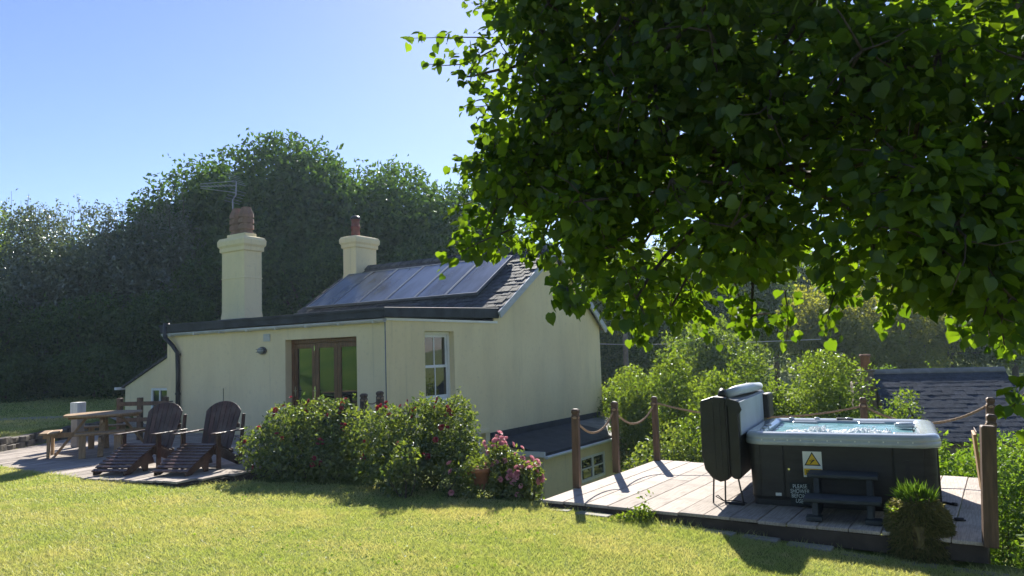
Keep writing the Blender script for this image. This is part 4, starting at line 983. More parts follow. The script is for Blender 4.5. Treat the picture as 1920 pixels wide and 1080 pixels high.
LB2 = [(l[0], l[1], l[2] * .90, l[3], l[4], l[5] * .90) for l in LB2]
b2 = bush('rose_bush', 'large green rose bush with red blooms, right of the two, below window', (-1.48, 10.75, .0), LB2, 11000, .062, 'rose', 42)
blooms(b2, outer(LB2, 38, rgb), red_b, rgb)
LB3 = [(0, 0, .30, .24, .22, .30), (.05, -.05, .55, .18, .16, .22), (-.1, 0, .2, .22, .2, .22)]
bush('young_shrub', 'low pale leaved shrub in front of the right rose bush', (-1.55, 10.15, -.02), LB3, 900, .055, 'rose', 43, 6)
LB4 = [(0, 0, .16, .16, .14, .16), (.06, .0, .26, .12, .12, .1)]
b4 = bush('small_rose', 'tiny pink rose plant at the lawn edge beside the flower pot', (-.92, 10.10, -.05), LB4, 420, .04, 'rose', 44, 5)
blooms(b4, outer(LB4, 3, rgb), pink_b, rgb)
fp = thing('flower_pot', 'terracotta flower pot overgrown with trailing green leaves at lawn edge', 'plant pot', (-.50, 10.12, .05))
MB().lathe([(.085, 0), (.125, .22), (.145, .225), (.145, .275), (.128, .275), (.12, .25)], 18).build('pot', MAT['pot'], fp, True)
LB5 = [(0, .02, .32, .22, .18, .10), (-.2, .0, .2, .13, .16, .16), (.2, -.02, .16, .12, .15, .18), (.2, -.06, -.02, .14, .12, .12), (-.2, -.05, -.02, .14, .1, .14), (0, -.1, -.05, .2, .1, .10)]
foliage(fp, LB5, 1500, .05, LEAF['rose'], np.random.default_rng(45), 'foliage')
LB6 = [(-.20, .25, .42, .18, .22, .30), (-.05, .2, .30, .22, .25, .33), (.12, .05, .20, .24, .26, .28), (.20, -.02, .33, .16, .18, .2), (-.05, .1, .12, .28, .3, .24), (-.26, .3, .66, .13, .14, .14)]
b6 = bush('pink_rose_bush', 'pink flowering rose bush between the flower pot and deck', (-.02, 10.05, -.12), LB6, 4200, .052, 'rose', 46, 10)
blooms(b6, outer(LB6, 66, rgb, (-.05, -1, .45), .15), pink_b, rgb)
LB7 = [(0, 0, .08, .2, .1, .09), (.08, 0, .14, .1, .08, .08), (-.16, .02, .05, .12, .08, .06)]
bush('weed_clump', 'small leafy weed clump growing against the deck front edge', (1.33, 8.62, -.15), LB7, 420, .05, 'bright', 47, 4)
LB8 = [(-.4, 0, .1, .4, .35, .2), (.2, 0, .1, .45, .35, .22), (-.95, .2, .05, .4, .4, .2)]
bush('ground_plants', 'dark low foliage under the roses beside the deck', (-.45, 10.75, -.35), LB8, 2200, .06, 'rose', 48, 4)

# mossy stump with grass on top
ms = thing('mossy_stump', 'mossy tree stump with long grass sprouting from its top', 'stump', (3.86, 7.35, -.25), R(-30))
rg = np.random.default_rng(51); rings_ = []
for z, r_0 in ((0, .29), (.06, .265), (.18, .25), (.32, .245), (.44, .225), (.53, .175), (.585, .09), (.60, .01)):
    rings_.append([((r_0 + .018 * math.sin(5 * a + 9 * z) + rg.normal() * .008) * math.cos(a), (r_0 + .018 * math.sin(5 * a + 9 * z) + rg.normal() * .008) * math.sin(a), z) for a in np.linspace(0, 2 * math.pi, 26, endpoint=False)])
MB().rings(rings_, True, True).build('trunk', MAT['moss'], ms, True)
MB().add([(-.02, -.275, .35), (.014, -.278, .34), (.018, -.275, .23), (.005, -.275, .20), (-.008, -.282, .28)], [(0, 4, 1), (4, 3, 2, 1)]).build('bare_wood', MAT['oak'], ms)
n = 9000; a = rg.uniform(0, 2 * np.pi, n); z = rg.uniform(.02, .56, n); r_0 = np.interp(z, [0, .06, .18, .32, .44, .53, .585], [.29, .265, .25, .245, .225, .175, .09])
P = np.stack([r_0 * np.cos(a), r_0 * np.sin(a), z], 1); A = np.stack([np.cos(a), np.sin(a), 0 * a - .9], 1) + rg.normal(size=(n, 3)) * .55
kk = ~((np.abs(P[:, 0] - .005) < .045) & (P[:, 1] < 0) & (P[:, 2] < .37) & (P[:, 2] > .16))
V, Fc = small_leaves(P[kk] * np.array((1.06, 1.06, 1)), A[kk], .055, rg, wide=.2); stuff(big_mesh('moss', V, Fc, LEAF['dry'], ms))
n = 360; a = rg.uniform(0, 2 * np.pi, n); r_0 = np.sqrt(rg.random(n)) * .15
P = np.stack([r_0 * np.cos(a), r_0 * np.sin(a), .60 - r_0 ** 2 * 3.2], 1); A = np.stack([np.cos(a) * r_0 * 3, np.sin(a) * r_0 * 3, 1.1 + 0 * a], 1) + rg.normal(size=(n, 3)) * .5
V, Fc = small_leaves(P, A, rg.uniform(.05, .17, n), rg, fold=.1, wide=.045); stuff(big_mesh('grass_tuft', V, Fc, LEAF['tuft'], ms))
n = 700; a = rg.uniform(-.9, .9, n) + np.pi; z = rg.uniform(.1, .5, n)
P = np.stack([.25 * np.cos(a), .25 * np.sin(a), z], 1); A = np.stack([np.cos(a), np.sin(a), .2 + 0 * a], 1) + rg.normal(size=(n, 3)) * .5
V, Fc = small_leaves(P, A, .035, rg); stuff(big_mesh('ivy', V, Fc, LEAF['bright'], ms))

# plants at the right edge and hedge behind the deck
LB = [(0, 0, .35, .32, .3, .3), (.3, .1, .5, .4, .35, .4), (.1, -.15, .2, .35, .3, .25)]
bush('laurel_shrub', 'pale glossy leaved shrub at right edge beside corner post', (4.98, 6.95, -.25), LB, 700, .13, 'laurel', 61, 8, wide=.36)
def box_lobes(x0, x1, y0, y1, z0, z1, k_, rg, r=.45):
    return [(rg.uniform(x0, x1), rg.uniform(y0, y1), rg.uniform(z0, z1), r * rg.uniform(.7, 1.2), r * rg.uniform(.7, 1.2), r * rg.uniform(.6, 1.)) for _ in range(k_)]
rg = np.random.default_rng(62)
bush('garden_hedge', 'bright sunlit clipped hedge directly behind right side of hot tub', (7.6, 12.0, -2.4), box_lobes(-1.6, 1.8, -.6, .6, .5, 2.45, 46, rg, .52), 20000, .075, 'hedge', 63, 12, 'hedge')
bush('garden_hedge', 'shaded hedge at right edge beyond thick corner post', (7.1, 8.6, -2.2), box_lobes(-1.0, 1.6, -1.6, 1.2, .3, 1.75, 34, rg, .5), 12000, .08, 'hedge', 64, 12, 'hedge')

# shrubs below and behind the deck
def shrub(label, x, y, top, rx, mat, seed, n=9000, size=.09, z0=-2.45, ry=None, lobes=14):
    return tree(label, x, y, z0, top, rx, ry or rx, mat, n, size, seed, .06, lobes, 'garden_shrub', None, .06)
shrub('rounded green shrub beside the cottage gable behind rope posts', 3.75, 20.0, 1.72, 1.35, 'bright', 71, 12000, .10)
shrub('darker shrub tight against the cottage gable corner', 3.05, 23.5, 1.55, 1.2, 'bright', 72, 7000, .11)
shrub('tall leafy shrub rising left of the folded tub cover', 5.25, 17.4, 1.85, 1.35, 'bright', 73, 13000, .085)
shrub('tall leafy shrub rising directly behind the hot tub', 6.9, 17.0, 1.70, 1.45, 'bright', 74, 14000, .085)
shrub('low shrub under the rope at the back left deck corner', 2.75, 14.3, .42, .75, 'rose', 75, 5000, .075)
shrub('yellowish bushy shrub between deck posts and tub cover', 3.6, 14.8, .55, .8, 'bright', 76, 5000, .075)
shrub('straggly shrub around foot of the stone chimney', 8.0, 15.6, .85, .85, 'bright', 77, 5000, .075)
shrub('dark shrub filling the gap behind low lean-to', 4.6, 24.5, 1.3, 1.5, 'bright', 78, 7000, .12)
shrub('shrub filling the slope behind tub under neighbour roof', 8.9, 14.4, -.1, 1.3, 'rose', 79, 6000, .08)

# ------------------------------------------------------------------ neighbour's roof and chimney
NA = math.atan2(23. - 24., 14.976 - 11.668); NC = (11.50, 24.05, 0)
nb = thing('neighbour_house', 'blue grey slate roofed house below the garden behind tub', 'house', NC, NA)
RL, rz_, ez, run = 3.75, .86, -.95, 3.3
nm_ = MB(); nm_.add([(0, 0, rz_ - .05), (RL, 0, rz_ - .05), (RL, -run, ez - .05), (0, -run, ez - .05), (RL, run, ez - .05), (0, run, ez - .05)], [(0, 3, 2, 1), (0, 1, 4, 5)])
nroof = nm_.build('roof', MAT['slate_blue'], nb)
wl_ = MB(); wl_.add([(.1, -run + .2, -3), (.1, run - .2, -3), (.1, run - .2, ez), (.1, 0, rz_ - .1), (.1, -run + .2, ez)], [(0, 1, 2, 3, 4)]); wl_.add([(.1, -run + .2, -3), (RL, -run + .2, -3), (RL, -run + .2, ez), (.1, -run + .2, ez)], [(0, 1, 2, 3)])
wl_.build('wall', MAT['brick'], nb)
npitch = math.atan2(rz_ - ez, run); nlen = math.hypot(run, rz_ - ez); sdn = Vector((0, math.cos(npitch), math.sin(npitch)))
sm2 = MB().add([(-.145, 0, 0), (.145, 0, 0), (.145, .38, 0), (-.145, .38, 0), (-.1445, .001, .006), (.1445, .002, .006), (.145, .38, .004), (-.145, .38, .004)],
              [(0, 3, 2, 1), (4, 5, 6, 7), (0, 1, 5, 4), (1, 2, 6, 5), (2, 3, 7, 6), (3, 0, 4, 7)]).mesh('slate'); sm2.materials.append(MAT['slate_blue'])
rr = random.Random(77)
for i in range(int(nlen / .235) + 1):
    for j in range(14):
        x = .12 + j * .295 + (.147 if i % 2 else 0)
        if x > RL - .1: continue
        if i * .235 + .2 > nlen: continue
        o = link('slate', sm2, nroof); o.location = Vector((x, -run, ez)) + sdn * (i * .235) + Vector((0, 0, rr.uniform(-.02, -.005))); o.rotation_euler = (npitch - .02 + rr.uniform(-.008, .008), rr.uniform(-.02, .02), rr.uniform(-.02, .02))
for j in range(9):
    o = MB().prism([(-.16, -.10), (0, .02), (.16, -.10), (.16, -.07), (0, .05), (-.16, -.07)], 'x', -.205, .205).build('ridge_tile', MAT['slab'], nroof); o.location = (.21 + j * .415, 0, rz_ + .02)
# lower roof to the right
lo2 = MB(); lo2.add([(RL, .0, .42), (RL + 4, 0, .42), (RL + 4, -run, -1.2), (RL, -run, -1.2)], [(0, 3, 2, 1)]).add([(RL, .0, .42), (RL + 4, 0, .42), (RL + 4, run, -1.2), (RL, run, -1.2)], [(0, 1, 2, 3)])
lo2.build('lower_roof', MAT['slate_blue'], nb)
stk = MB(); stk.box(-.62, .05, -.45, .35, -3, .55); stk.box(-.48, .02, -.35, .25, .55, .86); sk = stk.build('chimney', MAT['brick'], nb, bevel=.06, seg=2)
MB().box(-.52, .06, -.39, .29, .862, .93).build('coping', MAT['brick'], sk, bevel=.03)
MB().lathe([(.15, .93), (.14, 1.32), (.165, 1.34), (.165, 1.42), (.12, 1.42)], 12, (-.16, -.05, 0)).build('chimney_pot', MAT['pot'], sk, True)

# utility pole and wires
up_ = thing('utility_pole', 'grey wooden utility pole standing among trees right of the gable', 'pole', (5.1, 34., -2.4))
MB().tube([(0, 0, 0), (.0, 0, 4.), (.05, 0, 8.2)], [.14, .125, .10], 10).build('shaft', MAT['pole'], up_, True)
MB().bar((-.6, 0, 7.8), (.7, 0, 7.8), .09, .1).build('crossarm', MAT['pole'], up_)
tag(MB().tube([(-2, 36, 2.6), (2, 34.9, 2.25), (5.1, 33.85, 2.05), (8.5, 31.5, 1.95), (12, 29.0, 1.98)], .018, 5).build('overhead_wire', MAT['wire'], None, True), 'pale horizontal wire strung past the pole below lime leaves', 'wire')

# ------------------------------------------------------------------ woods
T = [  # label, x, y, ground, top, rx, material, leaves, size, low
 ('tall dark tree at the highest point of the wood above left chimney', -10.9, 34, .8, 12.2, 4.6, 'wood', 26000, .24, .02),
 ('dark tree left of the highest crown behind the aerial', -14.0, 33.5, .8, 11.5, 3.7, 'wood', 14000, .22, .02),
 ('dark tree right of the highest crown above the right chimney', -7.7, 34.5, .8, 12.1, 4.6, 'wood', 16000, .24, .02),
 ('dark tree above the solar panels at the wood edge', -4.9, 35, .8, 11.1, 4.5, 'wood', 14000, .24, .02),
 ('tree half hidden by lime leaves at the right end of wood', -1.9, 36, .8, 10.2, 3.8, 'wood', 12000, .24, .02),
 ('dark tree dropping to the thorn hedge at left of dome', -16.0, 33, .8, 9.3, 2.6, 'wood', 12000, .22, .02),
 ('bright green tree top at far left edge above hedge', -20.6, 29, .7, 8.5, 2.2, 'bright', 9000, .17, .05),
 ('grey green thorn tree second from the left edge', -17.6, 27.5, .7, 7.9, 2.3, 'thorn', 15000, .13, .03),
 ('grey green thorn tree in middle of the left hedge', -15.2, 27, .7, 8.0, 2.2, 'thorn', 15000, .13, .03),
 ('grey green thorn tree at the right end of left hedge', -12.9, 27.5, .7, 7.5, 2.2, 'thorn', 14000, .13, .03),
 ('dark ivy covered tree between thorn hedge and left chimney', -10.6, 27.5, .7, 6.6, 2.0, 'wood', 12000, .15, .03),
 ('dark bush at foot of wood at far left', -17.3, 24.3, .7, 4.6, 1.9, 'wood', 9000, .13, .02),
 ('dark bush at foot of wood left of picnic table', -14.3, 24.6, .7, 4.4, 1.9, 'wood', 9000, .13, .02),
 ('dark bush at foot of wood behind the lean-to', -11.6, 25.0, .7, 4.4, 1.8, 'wood', 9000, .13, .02),
 ('dark bush at foot of wood cut by left picture edge', -20.2, 24.0, .7, 4.6, 2.0, 'wood', 9000, .13, .02),
 ('low dark bush between marker post and lean-to', -12.9, 23.0, .7, 2.6, 1.4, 'wood', 7000, .11, .02),
 ('low dark bush in the shade left of marker post', -15.8, 22.8, .7, 2.4, 1.4, 'wood', 7000, .11, .02),
 ('bright sunlit young bush in front of the dark wood at left edge', -16.6, 22.3, .7, 3.4, .9, 'bright', 1300, .13, .3),
 ('dark tree behind the cottage between the two chimneys', -8.2, 29.5, .7, 7.0, 2.3, 'wood', 12000, .17, .03),
 ('dark tree behind the cottage roof ridge', -4.2, 31, .7, 7.0, 2.6, 'wood', 12000, .18, .03),
 ('dark tree at the back of wood filling left gap', -19.3, 33.5, .7, 8.0, 2.8, 'wood', 10000, .22, .03),
 ('hillside tree just right of the cottage gable', 6.5, 42, -2.2, 8.2, 3.2, 'bright', 12000, .26, .05),
 ('hillside tree behind the utility pole', 10.2, 45, -2.2, 8.6, 3.4, 'far', 12000, .26, .05),
 ('hillside tree left of the pale willow', 14.2, 46, -2.2, 8.6, 3.6, 'bright', 12000, .26, .05),
 ('pale yellow green willow behind the neighbour chimney', 16.6, 38, -2.2, 5.4, 3.0, 'pale', 14000, .20, .05),
 ('second pale willow above the neighbour roof ridge', 20.8, 39, -2.2, 4.8, 2.8, 'pale', 12000, .20, .05),
 ('dark hillside tree above the right end of neighbour roof', 24.6, 42, -2.2, 6.5, 3.6, 'far', 12000, .26, .05),
 ('hillside tree far right behind lime crown', 29.5, 44, -2.2, 8.0, 4.0, 'far', 12000, .28, .05),
 ('leafy tree below the wire right of utility pole', 8.2, 31, -2.4, 3.1, 2.2, 'bright', 9000, .17, .03),
 ('dark tree below the wire left of utility pole', 4.4, 37, -2.4, 3.4, 2.2, 'far', 9000, .19, .03),
 ('tall back row hillside tree behind the gable peak', 3.0, 47, -1.5, 9.0, 3.4, 'far', 11000, .28, .05),
 ('tall back row hillside tree above the hot tub', 19.0, 54, -1.5, 10.0, 4.6, 'far', 12000, .32, .05),
 ('tall back row hillside tree at right', 28.5, 56, -1.5, 10.0, 5.0, 'far', 12000, .32, .05),
 ('yellow green shrub peeping over left of neighbour ridge', 12.9, 26.5, -2.4, 1.0, 1.1, 'hedge', 4500, .10, .05),
 ('yellow green shrub peeping over middle of neighbour ridge', 15.2, 26.2, -2.4, .95, 1.1, 'hedge', 4500, .10, .05),
]
for i, (lab, x, y, z0, top, rx, mt, n, sz, low) in enumerate(T):
    if y < 30 and x < -9: x, y, top, rx = x * 1.1, y * 1.1, 1.85 + (top - 1.85) * 1.1, rx * 1.1   # thorn hedge stands further back
    tree(lab, x, y, z0, top, rx, rx * .9, mt, int(n * 1.15), sz, 100 + i, low, 24, 'woodland_tree' if 'bush' not in lab and 'shrub' not in lab else 'woodland_bush')
# wispy shoots above the thorn hedge
rg = np.random.default_rng(5); hs = thing('thorn_shoots', 'wispy thin shoots standing above the left thorn hedge', 'shoots', (-16.5, 29.7, 7.0)); mb_ = MB(); PP = []
for i in range(46):
    x = rg.uniform(-5.2, 3.2); h = rg.uniform(.8, 1.7); q = np.array((x + rg.normal() * .2, rg.normal() * .4, .35 + h)); limb(mb_, (x, 0, .1), q, .012, .005, rg, 4, .06, 4)
    for k_ in range(14): t_ = rg.uniform(.25, 1); PP.append(np.array((x, 0, .1)) * (1 - t_) + q * t_ + rg.normal(size=3) * .06)
mb_.build('stems', MAT['bark'], hs); PP = np.array(PP); V, Fc = small_leaves(PP, rg.normal(size=PP.shape), .13, rg); stuff(big_mesh('foliage', V, Fc, LEAF['thorn'], hs))
# far wood closing the horizon: reads as one mass
rg = np.random.default_rng(8); lb = [(x, y + rg.normal() * 4, z, 5 * rg.uniform(.8, 1.3), 4, 5 * rg.uniform(.8, 1.3)) for x in np.arange(-75, 95, 6.) for y, z in ((72, 1.5), (78, 4.0))]
P, d = lobe_points(lb, 42000, rg, .2); V, Fc = small_leaves(P, d + rg.normal(size=P.shape), .6, rg, wide=.8)
stuff(tag(big_mesh('far_wood', V, Fc, LEAF['far']), 'distant mass of woodland closing the valley', 'wood'))

# ------------------------------------------------------------------ haze volume, added to imitate the bluish lens veil over the woods
hz, nt, N, L = newmat('haze_veil'); out_ = N.new('ShaderNodeOutputMaterial'); pv_ = N.new('ShaderNodeVolumePrincipled')
pv_.inputs['Color'].default_value = (.62, .82, 1, 1); pv_.inputs['Density'].default_value = .0005; pv_.inputs['Anisotropy'].default_value = .35
L.new(pv_.outputs[0], out_.inputs['Volume'])
stuff(tag(MB().box(-225, 225, -95, 425, -6, 26).build('haze', hz), 'thin bluish haze volume added to veil the woods', 'haze'))

# ------------------------------------------------------------------ lime tree overhanging from the right
LIME = [(1.14,5.87,4.55,0.23), (1.52,4.20,3.23,0.32), (0.64,6.52,3.08,0.34), (0.80,4.87,4.11,0.28), (3.10,5.14,4.06,0.35), (1.02,4.57,2.90,0.23), (0.47,5.60,2.75,0.28), (1.88,4.70,3.16,0.38), (2.65,5.26,3.93,0.33), (2.67,4.26,2.34,0.42), (0.10,6.27,3.80,0.25), (1.93,5.74,4.84,0.37), (2.41,6.08,3.53,0.41), (1.31,4.34,2.55,0.36), (2.75,4.56,3.53,0.35), (0.32,5.02,4.29,0.37), (0.16,5.66,4.16,0.39), (-0.09,5.98,3.61,0.17), (2.97,4.65,3.57,0.29), (0.26,5.35,4.26,0.27), (1.50,4.79,2.83,0.22), (1.49,5.59,3.70,0.41), (2.61,5.39,3.14,0.36), (2.67,4.62,3.27,0.24), (1.83,4.00,3.86,0.26), (0.27,5.03,3.63,0.22), (0.28,5.58,4.61,0.23), (2.42,3.85,2.54,0.27), (0.99,4.75,3.44,0.39), (3.57,4.85,3.11,0.24), (1.97,5.39,4.31,0.23), (2.58,4.18,2.41,0.29), (0.62,6.59,2.42,0.21), (2.36,4.08,2.30,0.32), (1.02,4.54,4.26,0.28), (0.82,6.52,2.84,0.31), (2.88,4.06,3.14,0.27), (0.51,5.96,4.43,0.40), (3.26,5.36,3.22,0.38), (-0.10,6.53,2.99,0.30), (2.17,4.06,2.90,0.38), (1.19,6.52,2.43,0.30), (2.09,3.97,3.59,0.25), (2.48,3.84,2.12,0.21), (2.43,5.24,3.60,0.25), (2.83,6.28,3.32,0.31), (0.59,5.24,2.96,0.30), (1.20,5.70,3.45,0.40), (1.77,5.38,3.12,0.22), (1.24,4.29,3.73,0.38), (0.37,6.16,3.56,0.33), (1.05,5.68,3.26,0.38), (0.02,5.47,3.11,0.22), (2.83,5.14,3.09,0.37), (3.51,5.24,3.29,0.32), (1.73,5.20,2.60,0.33), (2.57,3.81,2.05,0.24), (1.42,4.82,4.27,0.23), (2.82,6.17,2.41,0.25), (2.01,4.03,2.48,0.40), (4.55,6.26,4.36,0.30), (2.90,4.69,3.91,0.32), (1.06,5.17,4.09,0.36), (1.49,5.03,4.54,0.34), (2.29,6.48,5.13,0.38), (3.09,4.20,3.82,0.23), (2.19,3.86,3.31,0.30), (2.72,4.18,2.12,0.25), (3.68,5.50,2.96,0.24), (-0.22,5.82,2.78,0.19), (3.95,5.80,2.81,0.24), (3.85,5.99,4.81,0.31), (1.25,6.43,3.31,0.27), (0.13,5.41,3.19,0.24), (0.32,5.28,4.62,0.28), (0.84,5.18,2.44,0.32), (0.33,4.93,3.58,0.27), (1.99,5.20,4.09,0.41), (1.69,6.17,3.44,0.30), (2.12,6.47,2.81,0.29), (3.14,5.31,2.53,0.30), (1.03,4.77,4.31,0.23), (2.17,4.04,3.41,0.24), (0.79,4.94,3.24,0.31), (2.95,4.13,2.73,0.41), (0.81,4.59,3.42,0.30), (1.44,4.67,3.03,0.32), (0.62,5.75,3.07,0.37), (2.76,6.13,2.63,0.30), (0.22,6.05,2.68,0.13), (3.61,5.60,2.81,0.38), (0.19,5.83,3.31,0.39), (1.88,3.77,3.37,0.25), (1.41,6.22,4.88,0.33), (2.41,5.63,2.86,0.32), (2.71,5.09,3.10,0.35), (0.71,5.23,4.50,0.37), (1.83,5.98,2.75,0.34), (1.94,4.19,3.92,0.27), (2.79,5.19,3.71,0.22), (0.87,5.54,3.24,0.31), (3.40,4.78,4.34,0.38), (3.01,4.21,2.98,0.26), (3.65,5.14,3.95,0.25), (1.87,5.80,2.07,0.15), (1.40,4.18,4.07,0.32), (1.35,4.58,3.54,0.29), (0.77,4.58,2.16,0.20), (0.86,5.41,3.65,0.42), (2.05,5.02,3.51,0.28), (3.81,6.21,4.13,0.27), (0.69,5.06,3.13,0.29), (3.99,5.84,2.01,0.35), (2.99,5.73,3.43,0.35), (1.07,6.45,5.22,0.25), (1.52,4.90,3.53,0.37), (3.93,5.37,3.88,0.28), (1.68,4.42,3.23,0.25), (2.12,6.30,4.46,0.42), (1.41,4.70,4.03,0.24), (1.05,5.01,4.33,0.27), (1.73,4.90,3.43,0.23), (0.13,6.05,3.44,0.39), (0.53,5.26,3.92,0.30), (3.38,5.16,3.18,0.22), (0.27,6.11,3.38,0.41), (2.91,5.77,2.80,0.31), (2.31,5.96,4.94,0.27), (2.87,4.31,2.54,0.25), (0.73,6.04,2.96,0.24), (-0.15,6.04,3.37,0.24), (0.48,4.81,2.83,0.28), (3.01,4.32,2.39,0.22), (1.65,5.14,2.65,0.27), (0.62,5.40,4.73,0.30), (2.89,5.89,4.34,0.37), (2.21,6.44,4.58,0.28), (2.46,4.06,3.47,0.37), (1.57,4.68,3.88,0.30), (0.21,5.33,3.58,0.41), (0.22,5.09,4.52,0.30), (3.56,5.60,2.01,0.23), (1.27,6.45,4.69,0.37), (0.37,5.40,4.83,0.29), (4.55,6.29,4.73,0.26), (1.25,6.20,2.33,0.31), (0.51,6.45,4.04,0.23), (1.48,6.04,2.34,0.23), (3.87,5.64,4.00,0.40), (1.32,6.49,4.37,0.34), (0.68,5.30,2.58,0.28), (4.13,6.23,2.89,0.22), (0.72,6.54,3.65,0.41), (1.30,5.33,3.98,0.32), (4.04,5.81,4.31,0.37), (3.03,5.22,2.33,0.29), (1.13,6.14,3.92,0.24), (2.44,6.45,4.12,0.40), (2.71,3.65,3.22,0.24), (1.67,5.20,2.56,0.27), (1.50,5.83,2.94,0.37), (2.28,3.76,2.42,0.39), (0.84,5.36,3.04,0.37), (0.46,5.29,4.00,0.25), (2.80,4.38,2.72,0.30), (3.00,4.09,2.82,0.38), (0.02,6.38,3.63,0.17), (-0.25,5.40,3.93,0.11), (1.15,5.39,2.13,0.15), (3.71,5.19,4.28,0.34), (0.51,5.06,3.55,0.26), (0.74,5.95,3.06,0.26), (2.23,4.57,3.82,0.26), (2.06,3.63,2.64,0.24), (1.39,5.77,3.17,0.24), (3.40,2.82,6.99,0.44), (5.05,5.79,8.33,0.42), (5.68,3.98,5.33,0.43), (1.81,2.96,4.56,0.50), (5.04,5.70,3.87,0.48), (5.33,4.35,6.48,0.49), (4.51,3.08,7.25,0.56), (4.23,2.70,5.10,0.42), (4.09,4.92,1.90,0.53), (4.70,1.86,5.33,0.48), (2.03,3.26,5.34,0.46), (4.87,5.76,4.26,0.57), (5.09,5.39,8.13,0.42), (5.28,3.91,7.26,0.49), (7.41,3.20,6.33,0.60), (5.36,5.95,3.91,0.40), (4.00,4.93,8.23,0.43), (3.34,3.00,5.92,0.52), (7.87,6.74,4.57,0.45), (5.55,4.90,6.35,0.56), (6.76,4.62,7.09,0.49), (6.32,7.16,6.87,0.45), (5.07,4.42,7.43,0.50), (2.49,3.08,7.10,0.59), (6.77,3.69,8.11,0.47), (4.33,7.13,6.76,0.57), (4.05,6.35,5.82,0.46), (6.30,5.75,6.76,0.55), (7.35,5.75,7.71,0.53), (6.86,2.87,3.96,0.48), (6.50,3.97,3.97,0.59), (4.63,7.20,6.18,0.41), (3.83,4.42,7.32,0.47), (6.40,5.10,3.20,0.57), (4.55,3.83,7.76,0.45), (6.36,4.84,2.41,0.53), (7.13,5.71,4.23,0.48), (4.26,5.06,7.18,0.55), (5.89,3.83,4.02,0.43), (7.62,5.94,7.09,0.43), (4.06,6.68,5.89,0.43), (1.89,3.52,6.80,0.57), (7.20,6.41,4.82,0.44), (7.16,6.15,5.30,0.53), (4.28,2.45,6.07,0.48), (6.72,7.58,4.78,0.51), (6.79,4.32,3.29,0.54), (7.94,6.69,6.78,0.57), (6.18,5.80,4.96,0.46), (5.73,2.16,4.70,0.56), (6.48,5.72,3.45,0.48), (5.96,6.71,4.48,0.50), (4.77,2.18,5.85,0.51), (6.51,4.93,6.33,0.57), (4.79,4.25,8.61,0.44), (6.22,4.13,7.24,0.42), (3.88,4.32,6.77,0.47), (2.53,3.00,7.09,0.59), (4.84,2.97,7.53,0.48), (7.32,5.75,5.07,0.51), (5.82,6.99,7.64,0.49), (6.55,3.38,3.41,0.46), (4.42,4.37,6.32,0.53), (7.03,3.82,2.73,0.58), (5.55,6.73,6.55,0.58), (6.30,5.06,7.09,0.49), (7.97,5.22,3.56,0.45), (4.31,2.47,5.24,0.50), (7.60,4.64,5.76,0.53), (7.60,4.01,4.70,0.59), (4.69,4.75,8.24,0.41), (6.52,5.69,4.11,0.57), (3.42,4.68,5.49,0.55), (2.05,4.42,4.73,0.51), (7.17,3.72,3.95,0.46), (5.36,5.75,7.40,0.41), (6.56,7.43,5.64,0.41), (8.31,5.58,6.47,0.56), (8.21,5.60,6.16,0.53), (6.33,5.50,6.64,0.44), (6.07,4.57,7.24,0.42), (8.24,5.89,4.33,0.56), (7.12,5.27,3.51,0.46), (3.91,3.63,4.79,0.53), (3.83,2.18,6.37,0.44), (7.01,6.28,7.93,0.55), (7.22,3.93,6.37,0.53), (3.88,4.08,7.42,0.59), (7.10,5.30,3.76,0.41), (7.52,5.53,3.88,0.49), (8.02,4.02,6.67,0.52), (7.83,5.33,3.63,0.57), (6.16,4.62,3.13,0.45), (6.81,6.80,5.00,0.42), (7.30,6.67,3.32,0.52), (4.39,5.45,3.00,0.44), (5.17,4.20,5.43,0.43), (5.19,3.25,7.37,0.49), (5.17,5.79,8.68,0.53), (3.66,4.50,2.78,0.59), (7.12,6.25,6.39,0.60), (8.47,6.04,3.81,0.52), (5.73,4.53,4.11,0.56), (2.47,2.85,4.30,0.60), (4.83,2.74,4.82,0.58), (5.56,4.82,3.63,0.44), (5.59,6.24,7.61,0.52), (7.33,3.75,7.83,0.57), (1.64,3.99,6.00,0.40), (4.77,4.49,5.42,0.42)]
NV = 175
lt = thing('lime_tree', 'large broadleaf tree overhanging the top right of the garden', 'tree', (5.7, 4.7, -.3))
LO = np.array((5.7, 4.7, -.3)); rg = np.random.default_rng(99)
PL, AL, NL, SL = [], [], [], []
CAMP = np.array((0, 0, 1.85))
def add_leaves(P, A):
    n = len(P)
    PL.append(P); AL.append(A); NL.append(np.stack([rg.normal(size=n) * .55, rg.normal(size=n) * .55 - .25, np.ones(n) * .8], 1)); SL.append(rg.uniform(.55, 1.25, n) * rg.uniform(.06, .085, n))
tw = MB()
for i, (x, y, z, r) in enumerate(LIME):
    n = int((235 if i < NV else 70) * min(1.4, (r / .35) ** 1.7)); c = np.array((x, y, z))
    d = unit(rg.normal(size=(n, 3))); rad = np.cbrt(rg.random(n)) ** .7 * r
    P = c + d * rad[:, None] * np.array((1.15, 1.1, .95))
    A = d * .8 + rg.normal(size=(n, 3)) * .5; A[:, 2] -= .55
    add_leaves(P, A)
    for k_ in range(3):
        dd = rg.normal(size=3); dd[2] -= .2; dd /= np.linalg.norm(dd); limb(tw, c - LO, c + dd * r * 1.05 - LO, .008, .003, rg, 4, .1, 4)
